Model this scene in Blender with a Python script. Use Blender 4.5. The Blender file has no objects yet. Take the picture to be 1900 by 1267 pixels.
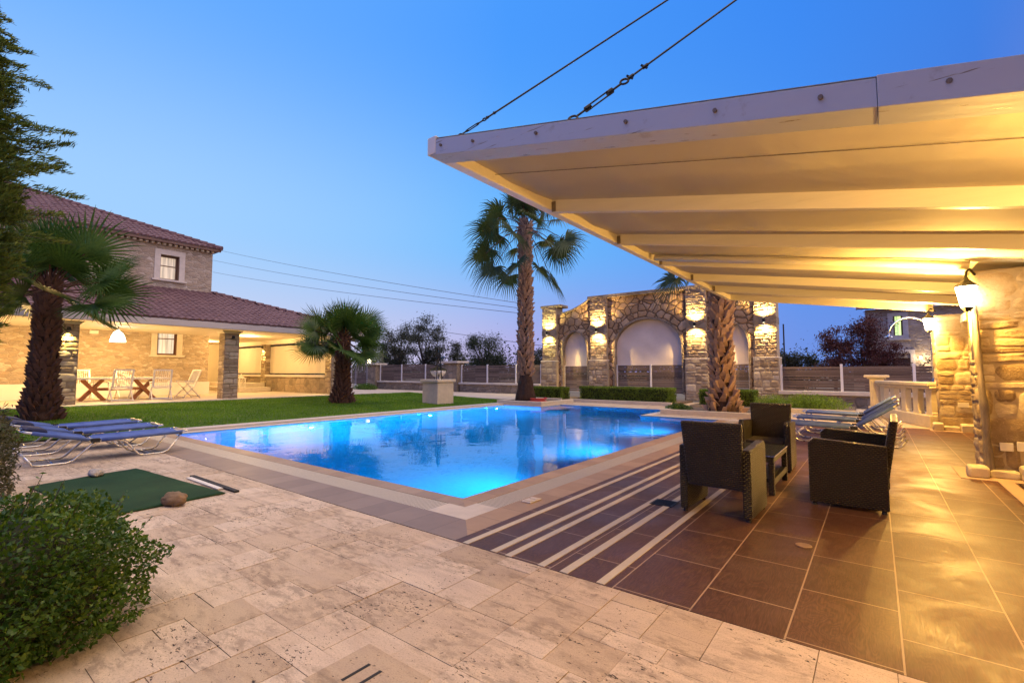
import bpy, bmesh, math, random
import numpy as np
from mathutils import Vector, Matrix, noise as mnoise
R = math.radians
PI = math.pi
random.seed(7)
rng = np.random.default_rng(7)
S = bpy.context.scene
COL = S.collection

# ------------------------------------------------------------------ object helpers
def tag(o, label=None, cat=None, group=None, kind=None):
    if label: o['label'] = label
    if cat: o['category'] = cat
    if group: o['group'] = group
    if kind: o['kind'] = kind
    return o

def thing(name, loc, label, cat, group=None, rz=0.0):
    o = bpy.data.objects.new(name, None)
    COL.objects.link(o)
    o.location = loc
    o.rotation_euler = (0, 0, rz)
    o.empty_display_size = 0.2
    return tag(o, label, cat, group)

def copy_tree(o, loc=None, rz=None, parent=None, label=None):
    c = o.copy()
    COL.objects.link(c)
    if parent is not None:
        c.parent = parent
    if loc is not None: c.location = loc
    if rz is not None: c.rotation_euler = (0, 0, rz)
    if label: c['label'] = label
    for ch in list(o.children):
        copy_tree(ch, parent=c)
    return c

def origin_of(o):
    if o is None: return Vector((0, 0, 0))
    v = Vector(o.location)
    while o.parent is not None:
        o = o.parent
        v = v + Vector(o.location)
    return v

class MB:
    """collects shapes, links them as ONE mesh object"""
    def __init__(self):
        self.v = []; self.f = []
    def add(self, vs, fs):
        n = len(self.v)
        self.v.extend([tuple(p) for p in vs])
        self.f.extend([tuple(i + n for i in q) for q in fs])
        return self
    def box(self, x0, x1, y0, y1, z0, z1):
        return self.add([(x0,y0,z0),(x1,y0,z0),(x1,y1,z0),(x0,y1,z0),(x0,y0,z1),(x1,y0,z1),(x1,y1,z1),(x0,y1,z1)],
                        [(0,3,2,1),(4,5,6,7),(0,1,5,4),(1,2,6,5),(2,3,7,6),(3,0,4,7)])
    def hexa(self, low, top):
        """two quads (counter-clockwise seen from above)"""
        return self.add(list(low) + list(top), [(0,3,2,1),(4,5,6,7),(0,1,5,4),(1,2,6,5),(2,3,7,6),(3,0,4,7)])
    def bar(self, a, b, w, h, up=(0,0,1)):
        a = Vector(a); b = Vector(b); d = (b - a).normalized()
        u = Vector(up)
        s = d.cross(u)
        if s.length < 1e-5: s = d.cross(Vector((0,1,0)))
        s.normalize(); t = s.cross(d).normalized()
        s = s * w / 2; t = t * h / 2
        vs = [a-s-t, a+s-t, a+s+t, a-s+t, b-s-t, b+s-t, b+s+t, b-s+t]
        return self.add(vs, [(0,1,2,3),(7,6,5,4),(0,4,5,1),(1,5,6,2),(2,6,7,3),(3,7,4,0)])
    def tube(self, pts, r, seg=8, closed=False, cap=True):
        pts = [Vector(p) for p in pts]
        n = len(pts)
        rs = r if isinstance(r, (list, tuple)) else [r] * n
        ref = Vector((0,0,1))
        rings = []
        prev = None
        for i, p in enumerate(pts):
            if closed: d = pts[(i+1) % n] - pts[i-1]
            else: d = pts[min(i+1, n-1)] - pts[max(i-1, 0)]
            d.normalize()
            if prev is None:
                s = d.cross(ref)
                if s.length < 1e-3: s = d.cross(Vector((1,0,0)))
            else:
                s = prev - d * prev.dot(d)
                if s.length < 1e-4: s = d.cross(ref)
            s.normalize(); prev = s
            t = d.cross(s)
            rings.append([p + (s*math.cos(2*PI*k/seg) + t*math.sin(2*PI*k/seg)) * rs[i] for k in range(seg)])
        base = len(self.v)
        for rg in rings: self.v.extend([tuple(q) for q in rg])
        m = n if closed else n - 1
        for i in range(m):
            a = base + i*seg; b = base + ((i+1) % n)*seg
            for k in range(seg):
                self.f.append((a+k, a+(k+1)%seg, b+(k+1)%seg, b+k))
        if cap and not closed:
            self.f.append(tuple(base + k for k in reversed(range(seg))))
            self.f.append(tuple(base + (n-1)*seg + k for k in range(seg)))
        return self
    def lathe(self, prof, c=(0,0,0), seg=16, cap=True):
        base = len(self.v)
        for (r, z) in prof:
            for k in range(seg):
                a = 2*PI*k/seg
                self.v.append((c[0]+r*math.cos(a), c[1]+r*math.sin(a), c[2]+z))
        for i in range(len(prof)-1):
            for k in range(seg):
                a = base+i*seg; b = a+seg
                self.f.append((a+k, a+(k+1)%seg, b+(k+1)%seg, b+k))
        if cap:
            self.f.append(tuple(base+k for k in reversed(range(seg))))
            self.f.append(tuple(base+(len(prof)-1)*seg+k for k in range(seg)))
        return self
    def prism(self, poly, z0, z1):
        n = len(poly)
        vs = [(x,y,z0) for x,y in poly] + [(x,y,z1) for x,y in poly]
        fs = [tuple(reversed(range(n))), tuple(range(n, 2*n))]
        fs += [(i,(i+1)%n,n+(i+1)%n,n+i) for i in range(n)]
        return self.add(vs, fs)
    def prism_y(self, poly, y0, y1):
        """polygon in (x,z) extruded along y"""
        n = len(poly)
        vs = [(x,y0,z) for x,z in poly] + [(x,y1,z) for x,z in poly]
        fs = [tuple(range(n)), tuple(reversed(range(n, 2*n)))]
        fs += [(i,n+i,n+(i+1)%n,(i+1)%n) for i in range(n)]
        return self.add(vs, fs)
    def build(self, name, mat, parent=None, smooth=False, bevel=0.0, label=None, fix=True):
        off = origin_of(parent)
        me = bpy.data.meshes.new(name)
        me.from_pydata([(x-off.x, y-off.y, z-off.z) for x,y,z in self.v], [], self.f)
        if fix:
            bm = bmesh.new(); bm.from_mesh(me)
            bmesh.ops.recalc_face_normals(bm, faces=bm.faces)
            bm.to_mesh(me); bm.free()
        me.materials.append(mat)
        if smooth:
            for p in me.polygons: p.use_smooth = True
        me.update()
        o = bpy.data.objects.new(name, me)
        COL.objects.link(o)
        if parent is not None: o.parent = parent
        if bevel:
            b = o.modifiers.new('Bevel', 'BEVEL'); b.width = bevel; b.segments = 2; b.limit_method = 'ANGLE'
        if label: o['label'] = label
        return o

def np_mesh(name, verts, faces, mat, parent=None, smooth=False):
    """verts (n,3) array, faces (m,k) array"""
    off = origin_of(parent)
    v = np.asarray(verts, dtype=np.float32) - np.array([off.x, off.y, off.z], dtype=np.float32)
    f = np.asarray(faces, dtype=np.int32)
    k = f.shape[1]
    me = bpy.data.meshes.new(name)
    me.vertices.add(len(v)); me.vertices.foreach_set('co', v.ravel())
    me.loops.add(f.size); me.loops.foreach_set('vertex_index', f.ravel())
    me.polygons.add(len(f))
    me.polygons.foreach_set('loop_start', np.arange(0, f.size, k, dtype=np.int32))
    me.polygons.foreach_set('loop_total', np.full(len(f), k, dtype=np.int32))
    if smooth: me.polygons.foreach_set('use_smooth', np.ones(len(f), dtype=bool))
    me.update(calc_edges=True)
    me.materials.append(mat)
    o = bpy.data.objects.new(name, me); COL.objects.link(o)
    if parent is not None: o.parent = parent
    return o

def struct(o):
    o['kind'] = 'structure'; return o

# ------------------------------------------------------------------ material helpers
class NT:
    def __init__(self, name):
        self.m = bpy.data.materials.new(name); self.m.use_nodes = True
        self.t = self.m.node_tree
        self.t.nodes.clear()
        self.out = self.n('OutputMaterial')
    def n(self, typ, **kw):
        nd = self.t.nodes.new('ShaderNode' + typ)
        for k, v in kw.items():
            if k.startswith('i_'): nd.inputs[k[2:].replace('_', ' ')].default_value = v
            else: setattr(nd, k, v)
        return nd
    def l(self, a, b): self.t.links.new(a, b)
    def math(self, op, a, b=None, c=None):
        nd = self.n('Math', operation=op)
        for i, v in enumerate((a, b, c)):
            if v is None: continue
            if isinstance(v, (int, float)): nd.inputs[i].default_value = v
            else: self.l(v, nd.inputs[i])
        return nd.outputs[0]
    def mix(self, fac, a, b, typ='MIX'):
        nd = self.n('Mix', data_type='RGBA', blend_type=typ)
        for i, v in ((0, fac), (6, a), (7, b)):
            if isinstance(v, (int, float)): nd.inputs[i].default_value = v
            elif isinstance(v, tuple): nd.inputs[i].default_value = (v + (1,))[:4]
            else: self.l(v, nd.inputs[i])
        return nd.outputs[2]
    def ramp(self, fac, stops, interp='LINEAR'):
        nd = self.n('ValToRGB')
        nd.color_ramp.interpolation = interp
        e = nd.color_ramp.elements
        while len(e) < len(stops): e.new(0.5)
        for i, (p, c) in enumerate(stops):
            e[i].position = p
            e[i].color = (c, c, c, 1) if isinstance(c, (int, float)) else (tuple(c) + (1,))[:4]
        self.l(fac, nd.inputs[0])
        return nd.outputs[0]
    def coord(self, kind='Object'):
        return self.n('TexCoord').outputs[kind]
    def mapped(self, vec, scale=(1,1,1), loc=(0,0,0), rot=(0,0,0)):
        nd = self.n('Mapping'); nd.inputs['Scale'].default_value = scale
        nd.inputs['Location'].default_value = loc; nd.inputs['Rotation'].default_value = rot
        self.l(vec, nd.inputs['Vector']); return nd.outputs[0]
    def noise(self, vec, scale, detail=4, rough=0.55, dist=0.0, color=False):
        nd = self.n('TexNoise'); nd.inputs['Scale'].default_value = scale
        nd.inputs['Detail'].default_value = detail; nd.inputs['Roughness'].default_value = rough
        nd.inputs['Distortion'].default_value = dist
        if vec is not None: self.l(vec, nd.inputs['Vector'])
        return nd.outputs['Color' if color else 'Fac']
    def bump(self, h, strength=0.5, dist=0.02, prev=None):
        nd = self.n('Bump'); nd.inputs['Strength'].default_value = strength; nd.inputs['Distance'].default_value = dist
        self.l(h, nd.inputs['Height'])
        if prev is not None: self.l(prev, nd.inputs['Normal'])
        return nd.outputs[0]
    def bsdf(self, color, rough=0.7, normal=None, metallic=0.0, spec=0.5, **kw):
        b = self.n('BsdfPrincipled')
        for key, v in (('Base Color', color), ('Roughness', rough), ('Metallic', metallic), ('Specular IOR Level', spec)):
            if isinstance(v, tuple): b.inputs[key].default_value = (v + (1,))[:4]
            elif isinstance(v, (int, float)): b.inputs[key].default_value = v
            else: self.l(v, b.inputs[key])
        if normal is not None: self.l(normal, b.inputs['Normal'])
        for k, v in kw.items(): b.inputs[k.replace('_', ' ')].default_value = v
        self.l(b.outputs[0], self.out.inputs[0])
        self.b = b
        return self.m

def m_plain(name, col, rough=0.6, var=0.15, scale=6.0, bump=0.15, metallic=0.0, spec=0.5, stretch=(1,1,1)):
    t = NT(name); c = t.mapped(t.coord(), stretch)
    n = t.noise(c, scale, 6); n2 = t.noise(c, scale*9, 3)
    f = t.math('ADD', t.math('MULTIPLY', n, 0.7), t.math('MULTIPLY', n2, 0.3))
    colr = t.ramp(f, [(0.3, tuple(x*(1-var) for x in col)), (0.7, tuple(min(1, x*(1+var)) for x in col))])
    rr = t.ramp(n, [(0.3, max(0.02, rough-0.08)), (0.7, min(1, rough+0.08))])
    return t.bsdf(colr, rr, t.bump(f, bump, 0.01), metallic, spec)

def m_stone(name, cols, mortar, scale=3.2, zs=1.5, edge=0.05, bump=1.0, dist=0.03, warp=0.12, rough=0.85):
    """irregular rubble masonry"""
    t = NT(name); c = t.coord()
    w = t.noise(c, 2.3, 3, color=True)
    wv = t.n('VectorMath', operation='MULTIPLY_ADD'); t.l(w, wv.inputs[0]); wv.inputs[1].default_value = (warp*2,)*3; t.l(c, wv.inputs[2])
    m = t.mapped(wv.outputs[0], (scale, scale, scale*zs))
    v1 = t.n('TexVoronoi', feature='F1'); v1.inputs['Scale'].default_value = 1; v1.inputs['Randomness'].default_value = 0.95; t.l(m, v1.inputs['Vector'])
    v2 = t.n('TexVoronoi', feature='DISTANCE_TO_EDGE'); v2.inputs['Scale'].default_value = 1; v2.inputs['Randomness'].default_value = 0.95; t.l(m, v2.inputs['Vector'])
    cell = t.n('SeparateColor'); t.l(v1.outputs['Color'], cell.inputs[0])
    stops = [((i+0.5)/len(cols), k) for i, k in enumerate(cols)]
    base = t.ramp(cell.outputs[0], stops)
    fine = t.noise(c, 17, 6, 0.65)
    big = t.noise(c, 4.5, 5, 0.6)
    base = t.mix(t.math('MULTIPLY', t.ramp(fine, [(0.35, 0.0), (0.7, 1.0)]), 0.45), base, t.mix(1.0, base, (0.6, 0.52, 0.42), 'MULTIPLY'))
    base = t.mix(t.math('MULTIPLY', t.ramp(big, [(0.42, 0.0), (0.62, 1.0)]), 0.35), base, (cols[0][0]*1.2, cols[0][1]*1.05, cols[0][2]*0.85))
    jag = t.math('ADD', v2.outputs['Distance'], t.math('MULTIPLY', t.math('SUBTRACT', fine, 0.5), 0.10))
    mask = t.ramp(jag, [(edge*0.35, 0.0), (edge*1.4, 1.0)])
    colr = t.mix(mask, mortar, base)
    dome = t.ramp(jag, [(edge*0.3, 0.0), (edge*2.2, 0.75), (0.45, 1.0)])
    h = t.math('ADD', t.math('MULTIPLY', dome, t.math('ADD', t.math('MULTIPLY', cell.outputs[1], 0.6), 0.55)), t.math('MULTIPLY', fine, 0.35))
    h = t.math('ADD', h, t.math('MULTIPLY', big, 0.3))
    return t.bsdf(colr, rough, t.bump(h, bump, dist), 0, 0.25)

def m_leaf(name, dark, light, scale=3.0, rough=0.5, trans=0.25):
    t = NT(name); c = t.coord()
    n = t.noise(c, scale, 4, 0.6)
    n2 = t.noise(c, scale*14, 2)
    f = t.math('ADD', t.math('MULTIPLY', n, 0.6), t.math('MULTIPLY', n2, 0.4))
    col = t.ramp(f, [(0.36, dark), (0.62, light)])
    t.bsdf(col, rough, None, 0, 0.35)
    tr = t.n('BsdfTranslucent'); t.l(t.mix(1.0, col, (1.0, 1.15, 0.5), 'MULTIPLY'), tr.inputs[0])
    mx = t.n('MixShader'); mx.inputs[0].default_value = trans
    t.l(t.b.outputs[0], mx.inputs[1]); t.l(tr.outputs[0], mx.inputs[2]); t.l(mx.outputs[0], t.out.inputs[0])
    return t.m

def m_emit(name, col, strength):
    t = NT(name); e = t.n('Emission'); e.inputs[0].default_value = tuple(col) + (1,); e.inputs[1].default_value = strength
    t.l(e.outputs[0], t.out.inputs[0]); return t.m

def m_metal(name, col, rough=0.3):
    return m_plain(name, col, rough, 0.1, 12, 0.05, 1.0)

M = {}
M['stone_house'] = m_stone('house rubble stone', [(.38,.31,.235),(.48,.395,.30),(.31,.25,.195),(.58,.50,.41)], (.42,.345,.265), 4.2, 2.2, .045, .8, .03, .07)
M['stone_arch'] = m_stone('arch rubble stone', [(.40,.27,.15),(.54,.38,.23),(.30,.195,.11),(.60,.45,.29)], (.125,.08,.045), 2.9, 1.1, .06, 1.0, .06, .09)
M['stone_pillar'] = m_stone('pillar ledge stone', [(.30,.24,.17),(.40,.33,.235),(.24,.19,.13),(.46,.39,.29)], (.17,.12,.075), 2.3, 2.5, .05, 1.0, .10, .16)
M['stone_pier'] = m_stone('pier rubble stone', [(.40,.31,.20),(.54,.45,.31),(.27,.20,.125),(.62,.54,.40),(.34,.26,.165)], (.25,.185,.11), 2.7, 2.0, .035, 1.0, .04, .20)
M['stone_low'] = m_stone('low wall stone', [(.30,.24,.17),(.40,.325,.235),(.22,.18,.135)], (.24,.19,.13), 2.6, 1.3, .05, .8, .04)
M['render_wall'] = m_plain('cream render', (.70,.62,.48), .85, .06, 3, .15)
M['white_plaster'] = m_plain('white plaster', (.74,.70,.64), .8, .05, 3, .12)
M['cap_stone'] = m_plain('pale cap stone', (.58,.51,.43), .8, .12, 7, .3)
M['limestone'] = m_plain('carved limestone', (.56,.48,.35), .8, .12, 8, .35)
M['fascia'] = m_plain('gutter paint', (.52,.45,.42), .5, .05, 3, .05)
M['blind'] = m_plain('blind fabric', (.62,.56,.45), .85, .05, 25, .1)
M['canvas'] = m_plain('canvas infill', (.80,.69,.57), .9, .07, 1.3, .25)
M['brown_wood'] = m_plain('brown window wood', (.13,.055,.03), .45, .2, 9, .2, stretch=(6,6,1))
M['orange_wood'] = m_plain('oiled orange wood', (.36,.13,.04), .45, .25, 7, .2, stretch=(5,5,1))
M['white_paint'] = m_plain('white furniture paint', (.72,.69,.64), .45, .05, 6, .08)
M['fence_white'] = m_plain('white metal post', (.72,.70,.70), .45, .06, 5, .05)
M['iron'] = m_plain('black iron', (.012,.012,.013), .55, .3, 14, .25, .4)
M['steel_wire'] = m_plain('dark steel wire', (.03,.032,.035), .5, .2, 14, .1, .6)
M['chrome'] = m_metal('chrome', (.75,.75,.76), .18)
M['alu'] = m_metal('brushed aluminium', (.72,.70,.67), .30)
M['rubber'] = m_plain('black rubber', (.02,.02,.02), .8, .2, 9, .1)
M['plastic_white'] = m_plain('white plastic', (.70,.66,.58), .4, .04, 4, .03)
M['soil'] = m_plain('dry soil', (.12,.085,.055), .95, .35, 7, .8)
M['red_hose'] = m_plain('red hose', (.50,.035,.02), .4, .1, 6, .05)
M['rock_pale'] = m_plain('pale rock', (.42,.38,.33), .9, .25, 9, .8)
M['rock_brown'] = m_plain('brown rock', (.22,.145,.08), .9, .4, 13, 1.0)
M['black_mat'] = m_plain('dark door mat', (.06,.032,.02), .95, .25, 60, .5)
M['bark'] = m_plain('tree bark', (.075,.06,.048), .9, .3, 9, .7, stretch=(3,3,.6))
M['driftwood'] = m_plain('weathered pole wood', (.19,.155,.13), .85, .55, 4, 1.0, stretch=(7,7,.8))
M['ground'] = m_plain('dry ground', (.14,.12,.08), .95, .3, .6, .4)
M['far_green'] = m_leaf('far scrub', (.018,.028,.014), (.04,.055,.025), .8)
M['glow_warm'] = m_emit('lantern glow', (1.0, .80, .48), 28)
M['glow_pend'] = m_emit('pendant glow', (1.0, .88, .70), 7)
M['glow_pool'] = m_emit('pool lamp glow', (.80, .93, 1.0), 40)
M['glow_far'] = m_emit('far lamp glow', (1.0, .78, .45), 3)
M['dish_lens'] = m_emit('up down lamp glow', (1.0, .85, .55), 5)

def pane_mat(name, emit, strength, tint):
    """window glass over a lit room: curtain-like vertical folds, glossy coat"""
    t = NT(name); c = t.coord()
    wv = t.noise(t.mapped(c, (14, 14, .6)), 1.0, 3)
    col = t.ramp(wv, [(.35, tuple(x*.55 for x in tint)), (.6, tint)])
    t.bsdf(col, .05, None, 0, .8)
    t.l(t.mix(1.0, col, emit, 'MULTIPLY'), t.b.inputs['Emission Color'])
    t.b.inputs['Emission Strength'].default_value = strength
    return t.m
M['pane_up'] = pane_mat('lit upper pane', (1, .82, .55), .55, (.55, .50, .42))
M['pane_porch'] = pane_mat('curtained porch pane', (.85, .95, 1), .35, (.72, .74, .72))
M['pane_far'] = pane_mat('lit neighbour pane', (.75, 1, .38), 1.1, (.80, .80, .70))

# white painted timber with grain and cracks
t = NT('painted beam'); c = t.coord()
g = t.noise(t.mapped(c, (1.2, 26, 26)), 1.0, 5, .6, .4)
g2 = t.noise(t.mapped(c, (.7, 14, 14), (3, 1, 2)), 1.0, 3, .5)
cr = t.ramp(g, [(.335, 0.0), (.352, 1.0)])
peel = t.ramp(t.noise(c, 5, 6, .7), [(.62, 1.0), (.70, .55)])
colr = t.mix(cr, (.20, .15, .11), t.mix(peel, (.30, .26, .22), (.50, .51, .54)))
M['beam_old'] = t.bsdf(colr, .42, t.bump(t.math('ADD', t.math('MULTIPLY', cr, .8), t.math('MULTIPLY', g2, .6)), .5, .008), 0, .5)
M['rafter'] = m_plain('white rafter paint', (.82,.76,.65), .35, .05, 3, .07, stretch=(.4,6,6))
# canopy fabric
t = NT('canopy fabric'); c = t.coord()
w1 = t.noise(t.mapped(c, (.9, .5, 1)), 1.2, 3, .5, .6)
wv = t.noise(c, 160, 2)
fab = t.ramp(w1, [(.3, (.57,.51,.41)), (.7, (.63,.57,.47))])
M['fabric'] = t.bsdf(fab, .75, t.bump(t.math('ADD', w1, t.math('MULTIPLY', wv, .03)), .35, .12), 0, .3)

# blue sling
def m_sling():
    t = NT('blue sling mesh'); c = t.coord()
    wv = t.n('TexWave', wave_type='BANDS', bands_direction='X'); wv.inputs['Scale'].default_value = 90; t.l(c, wv.inputs['Vector'])
    n = t.noise(c, 7, 4)
    col = t.ramp(n, [(.3, (.085,.13,.34)), (.7, (.125,.19,.44))])
    return t.bsdf(col, .9, t.bump(wv.outputs['Fac'], .15, .003), 0, .06)
M['sling'] = m_sling()

# rattan weave : over-under strands
def m_rattan():
    t = NT('dark rattan weave'); c = t.coord()
    s = t.n('SeparateXYZ'); t.l(c, s.inputs[0])
    u = t.math('ADD', s.outputs[0], s.outputs[1])
    v = s.outputs[2]
    row = t.math('FLOOR', t.math('DIVIDE', v, 0.017))
    ph = t.math('MULTIPLY', t.math('MODULO', row, 2.0), PI/2)
    over = t.math('ABSOLUTE', t.math('SINE', t.math('ADD', t.math('MULTIPLY', u, PI/0.036), ph)))
    rib = t.math('ABSOLUTE', t.math('SINE', t.math('MULTIPLY', v, PI/0.017)))
    h = t.math('MULTIPLY', t.math('POWER', over, .7), t.math('POWER', rib, .6))
    n = t.noise(c, 30, 3)
    col = t.mix(n, (.010,.006,.004), (.042,.024,.014))
    col = t.mix(t.ramp(h, [(.25, 0.0), (.9, 1.0)]), (.002,.0015,.0012), col)  # shade put into the colour: near black weave gaps, lighter ridges
    return t.bsdf(col, .32, t.bump(h, 1.0, .013), 0, .6)
M['rattan'] = m_rattan()
M['cushion'] = m_plain('dark seat', (.02,.014,.011), .8, .2, 30, .2)

# glass sheet
t = NT('table glass'); t.bsdf((.05,.055,.05), .03, None, 0, .6)
M['glass_top'] = t.m

# roof tiles
t = NT('clay roof tile'); c = t.coord()
n = t.noise(c, 2.0, 5, .65); n2 = t.noise(c, 14, 4)
f = t.math('ADD', t.math('MULTIPLY', n, .5), t.math('MULTIPLY', n2, .5))
M['rooftile'] = t.bsdf(t.ramp(f, [(.35, (.095,.050,.056)), (.5, (.15,.082,.085)), (.66, (.21,.125,.12))]), .75, t.bump(n2, .3, .01), 0, .3)

# palm trunk boots
t = NT('palm trunk fibre'); c = t.coord()
n = t.noise(t.mapped(c, (6,6,3)), 1.5, 5, .65); n2 = t.noise(c, 40, 3)
f = t.math('ADD', t.math('MULTIPLY', n, .6), t.math('MULTIPLY', n2, .4))
M['palm_fibre'] = t.bsdf(t.ramp(f, [(.35, (.022,.012,.008)), (.65, (.075,.042,.027))]), .9, t.bump(f, .8, .02), 0, .2)  # dark trunk colour puts shade into the gaps between leaf bases
M['palm_boot'] = m_plain('palm leaf base', (.34,.215,.135), .8, .4, 9, .4)
M['palm_boot_dark'] = m_plain('brown palm leaf base', (.105,.048,.028), .85, .45, 9, .4)
M['palm_leaf'] = m_leaf('fan palm leaf', (.022,.065,.014), (.095,.165,.035), 1.6, .42, .18)
M['palm_leaf_far'] = m_leaf('tall palm leaf', (.022,.050,.012), (.085,.115,.032), 1.2, .45, .22)
M['boxwood'] = m_leaf('boxwood leaf', (.022,.065,.008), (.11,.20,.022), 2.6, .42, .25)
M['juniper'] = m_leaf('grey juniper', (.05,.06,.03), (.13,.12,.065), 2.5, .6, .15)
M['cypress'] = m_leaf('cypress spray', (.045,.085,.012), (.17,.22,.03), 1.4, .6, .15)
M['hedge'] = m_leaf('clipped hedge leaf', (.05,.10,.008), (.20,.28,.025), 2.5, .5, .25)
M['olive'] = m_leaf('olive leaf', (.022,.03,.018), (.06,.065,.042), .9, .6, .2)
M['purple'] = m_leaf('purple plum leaf', (.05,.014,.016), (.13,.04,.038), 1.0, .55, .2)
M['flower_leaf'] = m_leaf('low bed leaf', (.08,.16,.008), (.28,.40,.04), 3.0, .5, .3)
M['grass'] = m_leaf('lawn blades', (.07,.175,.004), (.16,.30,.008), .7, .55, .3)

# ================================================================== camera, sky
cam = bpy.data.cameras.new('camera'); camo = bpy.data.objects.new('camera', cam); COL.objects.link(camo)
camo.location = (0, 0, 1.3); camo.rotation_euler = (R(90 + 3.678), 0, R(37.464))
cam.sensor_width = 36; cam.lens = 16.655; cam.clip_start = 0.05; cam.clip_end = 3000
S.camera = camo
S.view_settings.view_transform = 'Standard'; S.view_settings.look = 'None'
S.view_settings.exposure = 0.58; S.view_settings.gamma = 1
S.cycles.use_denoising = True
S.cycles.max_bounces = 8; S.cycles.diffuse_bounces = 3; S.cycles.glossy_bounces = 4
S.cycles.transparent_max_bounces = 12; S.cycles.transmission_bounces = 4
S.cycles.sample_clamp_indirect = 6; S.cycles.caustics_reflective = False; S.cycles.caustics_refractive = False
S.cycles.blur_glossy = 0.5

W = bpy.data.worlds.new('World'); S.world = W; W.use_nodes = True
wt = W.node_tree; wt.nodes.clear()
def wn(t, **k):
    n = wt.nodes.new('ShaderNode' + t)
    for a, b in k.items(): setattr(n, a, b)
    return n
wl = wt.links.new
tc = wn('TexCoord'); sp = wn('SeparateXYZ'); wl(tc.outputs['Generated'], sp.inputs[0])
def wmath(op, a, b=None):
    n = wn('Math', operation=op)
    for i, v in enumerate((a, b)):
        if v is None: continue
        if isinstance(v, (int, float)): n.inputs[i].default_value = v
        else: wl(v, n.inputs[i])
    return n.outputs[0]
def wramp(f, stops):
    n = wn('ValToRGB'); e = n.color_ramp.elements; n.color_ramp.interpolation = 'EASE' if False else 'LINEAR'
    while len(e) < len(stops): e.new(.5)
    for i, (p, c) in enumerate(stops): e[i].position = p; e[i].color = tuple(c) + (1,)
    wl(f, n.inputs[0]); return n.outputs[0]
# a: 1 towards the afterglow (west), 0 away from it
hx = wmath('SQRT', wmath('ADD', wmath('MULTIPLY', sp.outputs[0], sp.outputs[0]), wmath('MULTIPLY', sp.outputs[1], sp.outputs[1])))
dt = wmath('DIVIDE', wmath('ADD', wmath('MULTIPLY', sp.outputs[0], -.99), wmath('MULTIPLY', sp.outputs[1], .14)), wmath('MAXIMUM', hx, .001))
a = wmath('ADD', wmath('MULTIPLY', dt, .5), .5)
hor = wramp(a, [(0.0, (2.0,1.65,1.85)), (.10, (1.0,.80,.78)), (.22, (.22,.24,.46)), (.40, (.20,.20,.38)), (.50, (.10,.18,.50)), (.62, (.11,.20,.53)), (.80, (.235,.218,.50)), (.88, (.35,.315,.52)), (1.0, (.44,.44,.56))])  # east stops, out of view, carry added brightness to light the scene
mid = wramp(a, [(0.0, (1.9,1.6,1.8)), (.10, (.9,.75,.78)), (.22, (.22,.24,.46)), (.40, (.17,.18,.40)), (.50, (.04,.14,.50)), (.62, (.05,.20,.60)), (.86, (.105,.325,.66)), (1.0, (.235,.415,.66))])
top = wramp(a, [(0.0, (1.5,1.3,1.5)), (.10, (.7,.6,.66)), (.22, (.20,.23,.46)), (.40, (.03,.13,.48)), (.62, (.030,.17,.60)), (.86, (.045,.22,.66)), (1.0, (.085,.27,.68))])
zen = wramp(a, [(0.0, (2.05,1.60,1.28)), (1.0, (2.05,1.60,1.28))])  # overhead sky brightened above the frame as added light for the ground
z = sp.outputs[2]
def wmix(f, x, y):
    n = wn('Mix', data_type='RGBA'); wl(f, n.inputs[0]); wl(x, n.inputs[6]); wl(y, n.inputs[7]); return n.outputs[2]
def wstep(lo, hi):
    n = wn('MapRange'); n.interpolation_type = 'SMOOTHSTEP'; wl(z, n.inputs[0]); n.inputs[1].default_value = lo; n.inputs[2].default_value = hi; return n.outputs[0]
zz_south = wmath('MULTIPLY', sp.outputs[1], -1.0)
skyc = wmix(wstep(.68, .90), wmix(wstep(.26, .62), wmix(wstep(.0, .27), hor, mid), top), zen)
nis = wn('TexSky', sky_type='NISHITA'); nis.sun_disc = False; nis.sun_elevation = R(-3); nis.sun_rotation = R(278)
sm = wn('MapRange'); sm.interpolation_type = 'SMOOTHSTEP'; wl(zz_south, sm.inputs[0]); sm.inputs[1].default_value = .05; sm.inputs[2].default_value = .6
rgbs = wn('RGB'); rgbs.outputs[0].default_value = (.08, .17, .66, 1)
skyc = wmix(wmath('MULTIPLY', sm.outputs[0], .85), skyc, rgbs.outputs[0])
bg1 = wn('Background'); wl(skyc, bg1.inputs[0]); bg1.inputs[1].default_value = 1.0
bg2 = wn('Background'); wl(nis.outputs[0], bg2.inputs[0]); bg2.inputs[1].default_value = .05
ad = wn('AddShader'); wl(bg1.outputs[0], ad.inputs[0]); wl(bg2.outputs[0], ad.inputs[1])
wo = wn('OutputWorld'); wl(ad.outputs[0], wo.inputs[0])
W.cycles.sampling_method = 'MANUAL'; W.cycles.sample_map_resolution = 512

WARM = (1.0, .545, .11)
def point(name, loc, energy, col=WARM, radius=.06, parent=None):
    l = bpy.data.lights.new(name, 'POINT'); l.energy = energy; l.color = col; l.shadow_soft_size = radius
    o = bpy.data.objects.new(name, l); COL.objects.link(o)
    o.location = Vector(loc) - origin_of(parent)
    if parent: o.parent = parent
    return o
def spot(name, loc, target, energy, angle, col=WARM, blend=.5, radius=.03, parent=None):
    l = bpy.data.lights.new(name, 'SPOT'); l.energy = energy; l.color = col; l.shadow_soft_size = radius
    l.spot_size = R(angle); l.spot_blend = blend
    o = bpy.data.objects.new(name, l); COL.objects.link(o)
    d = (Vector(target) - Vector(loc)).normalized()
    o.rotation_euler = d.to_track_quat('-Z', 'Y').to_euler()
    o.location = Vector(loc) - origin_of(parent)
    if parent: o.parent = parent
    return o

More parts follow.
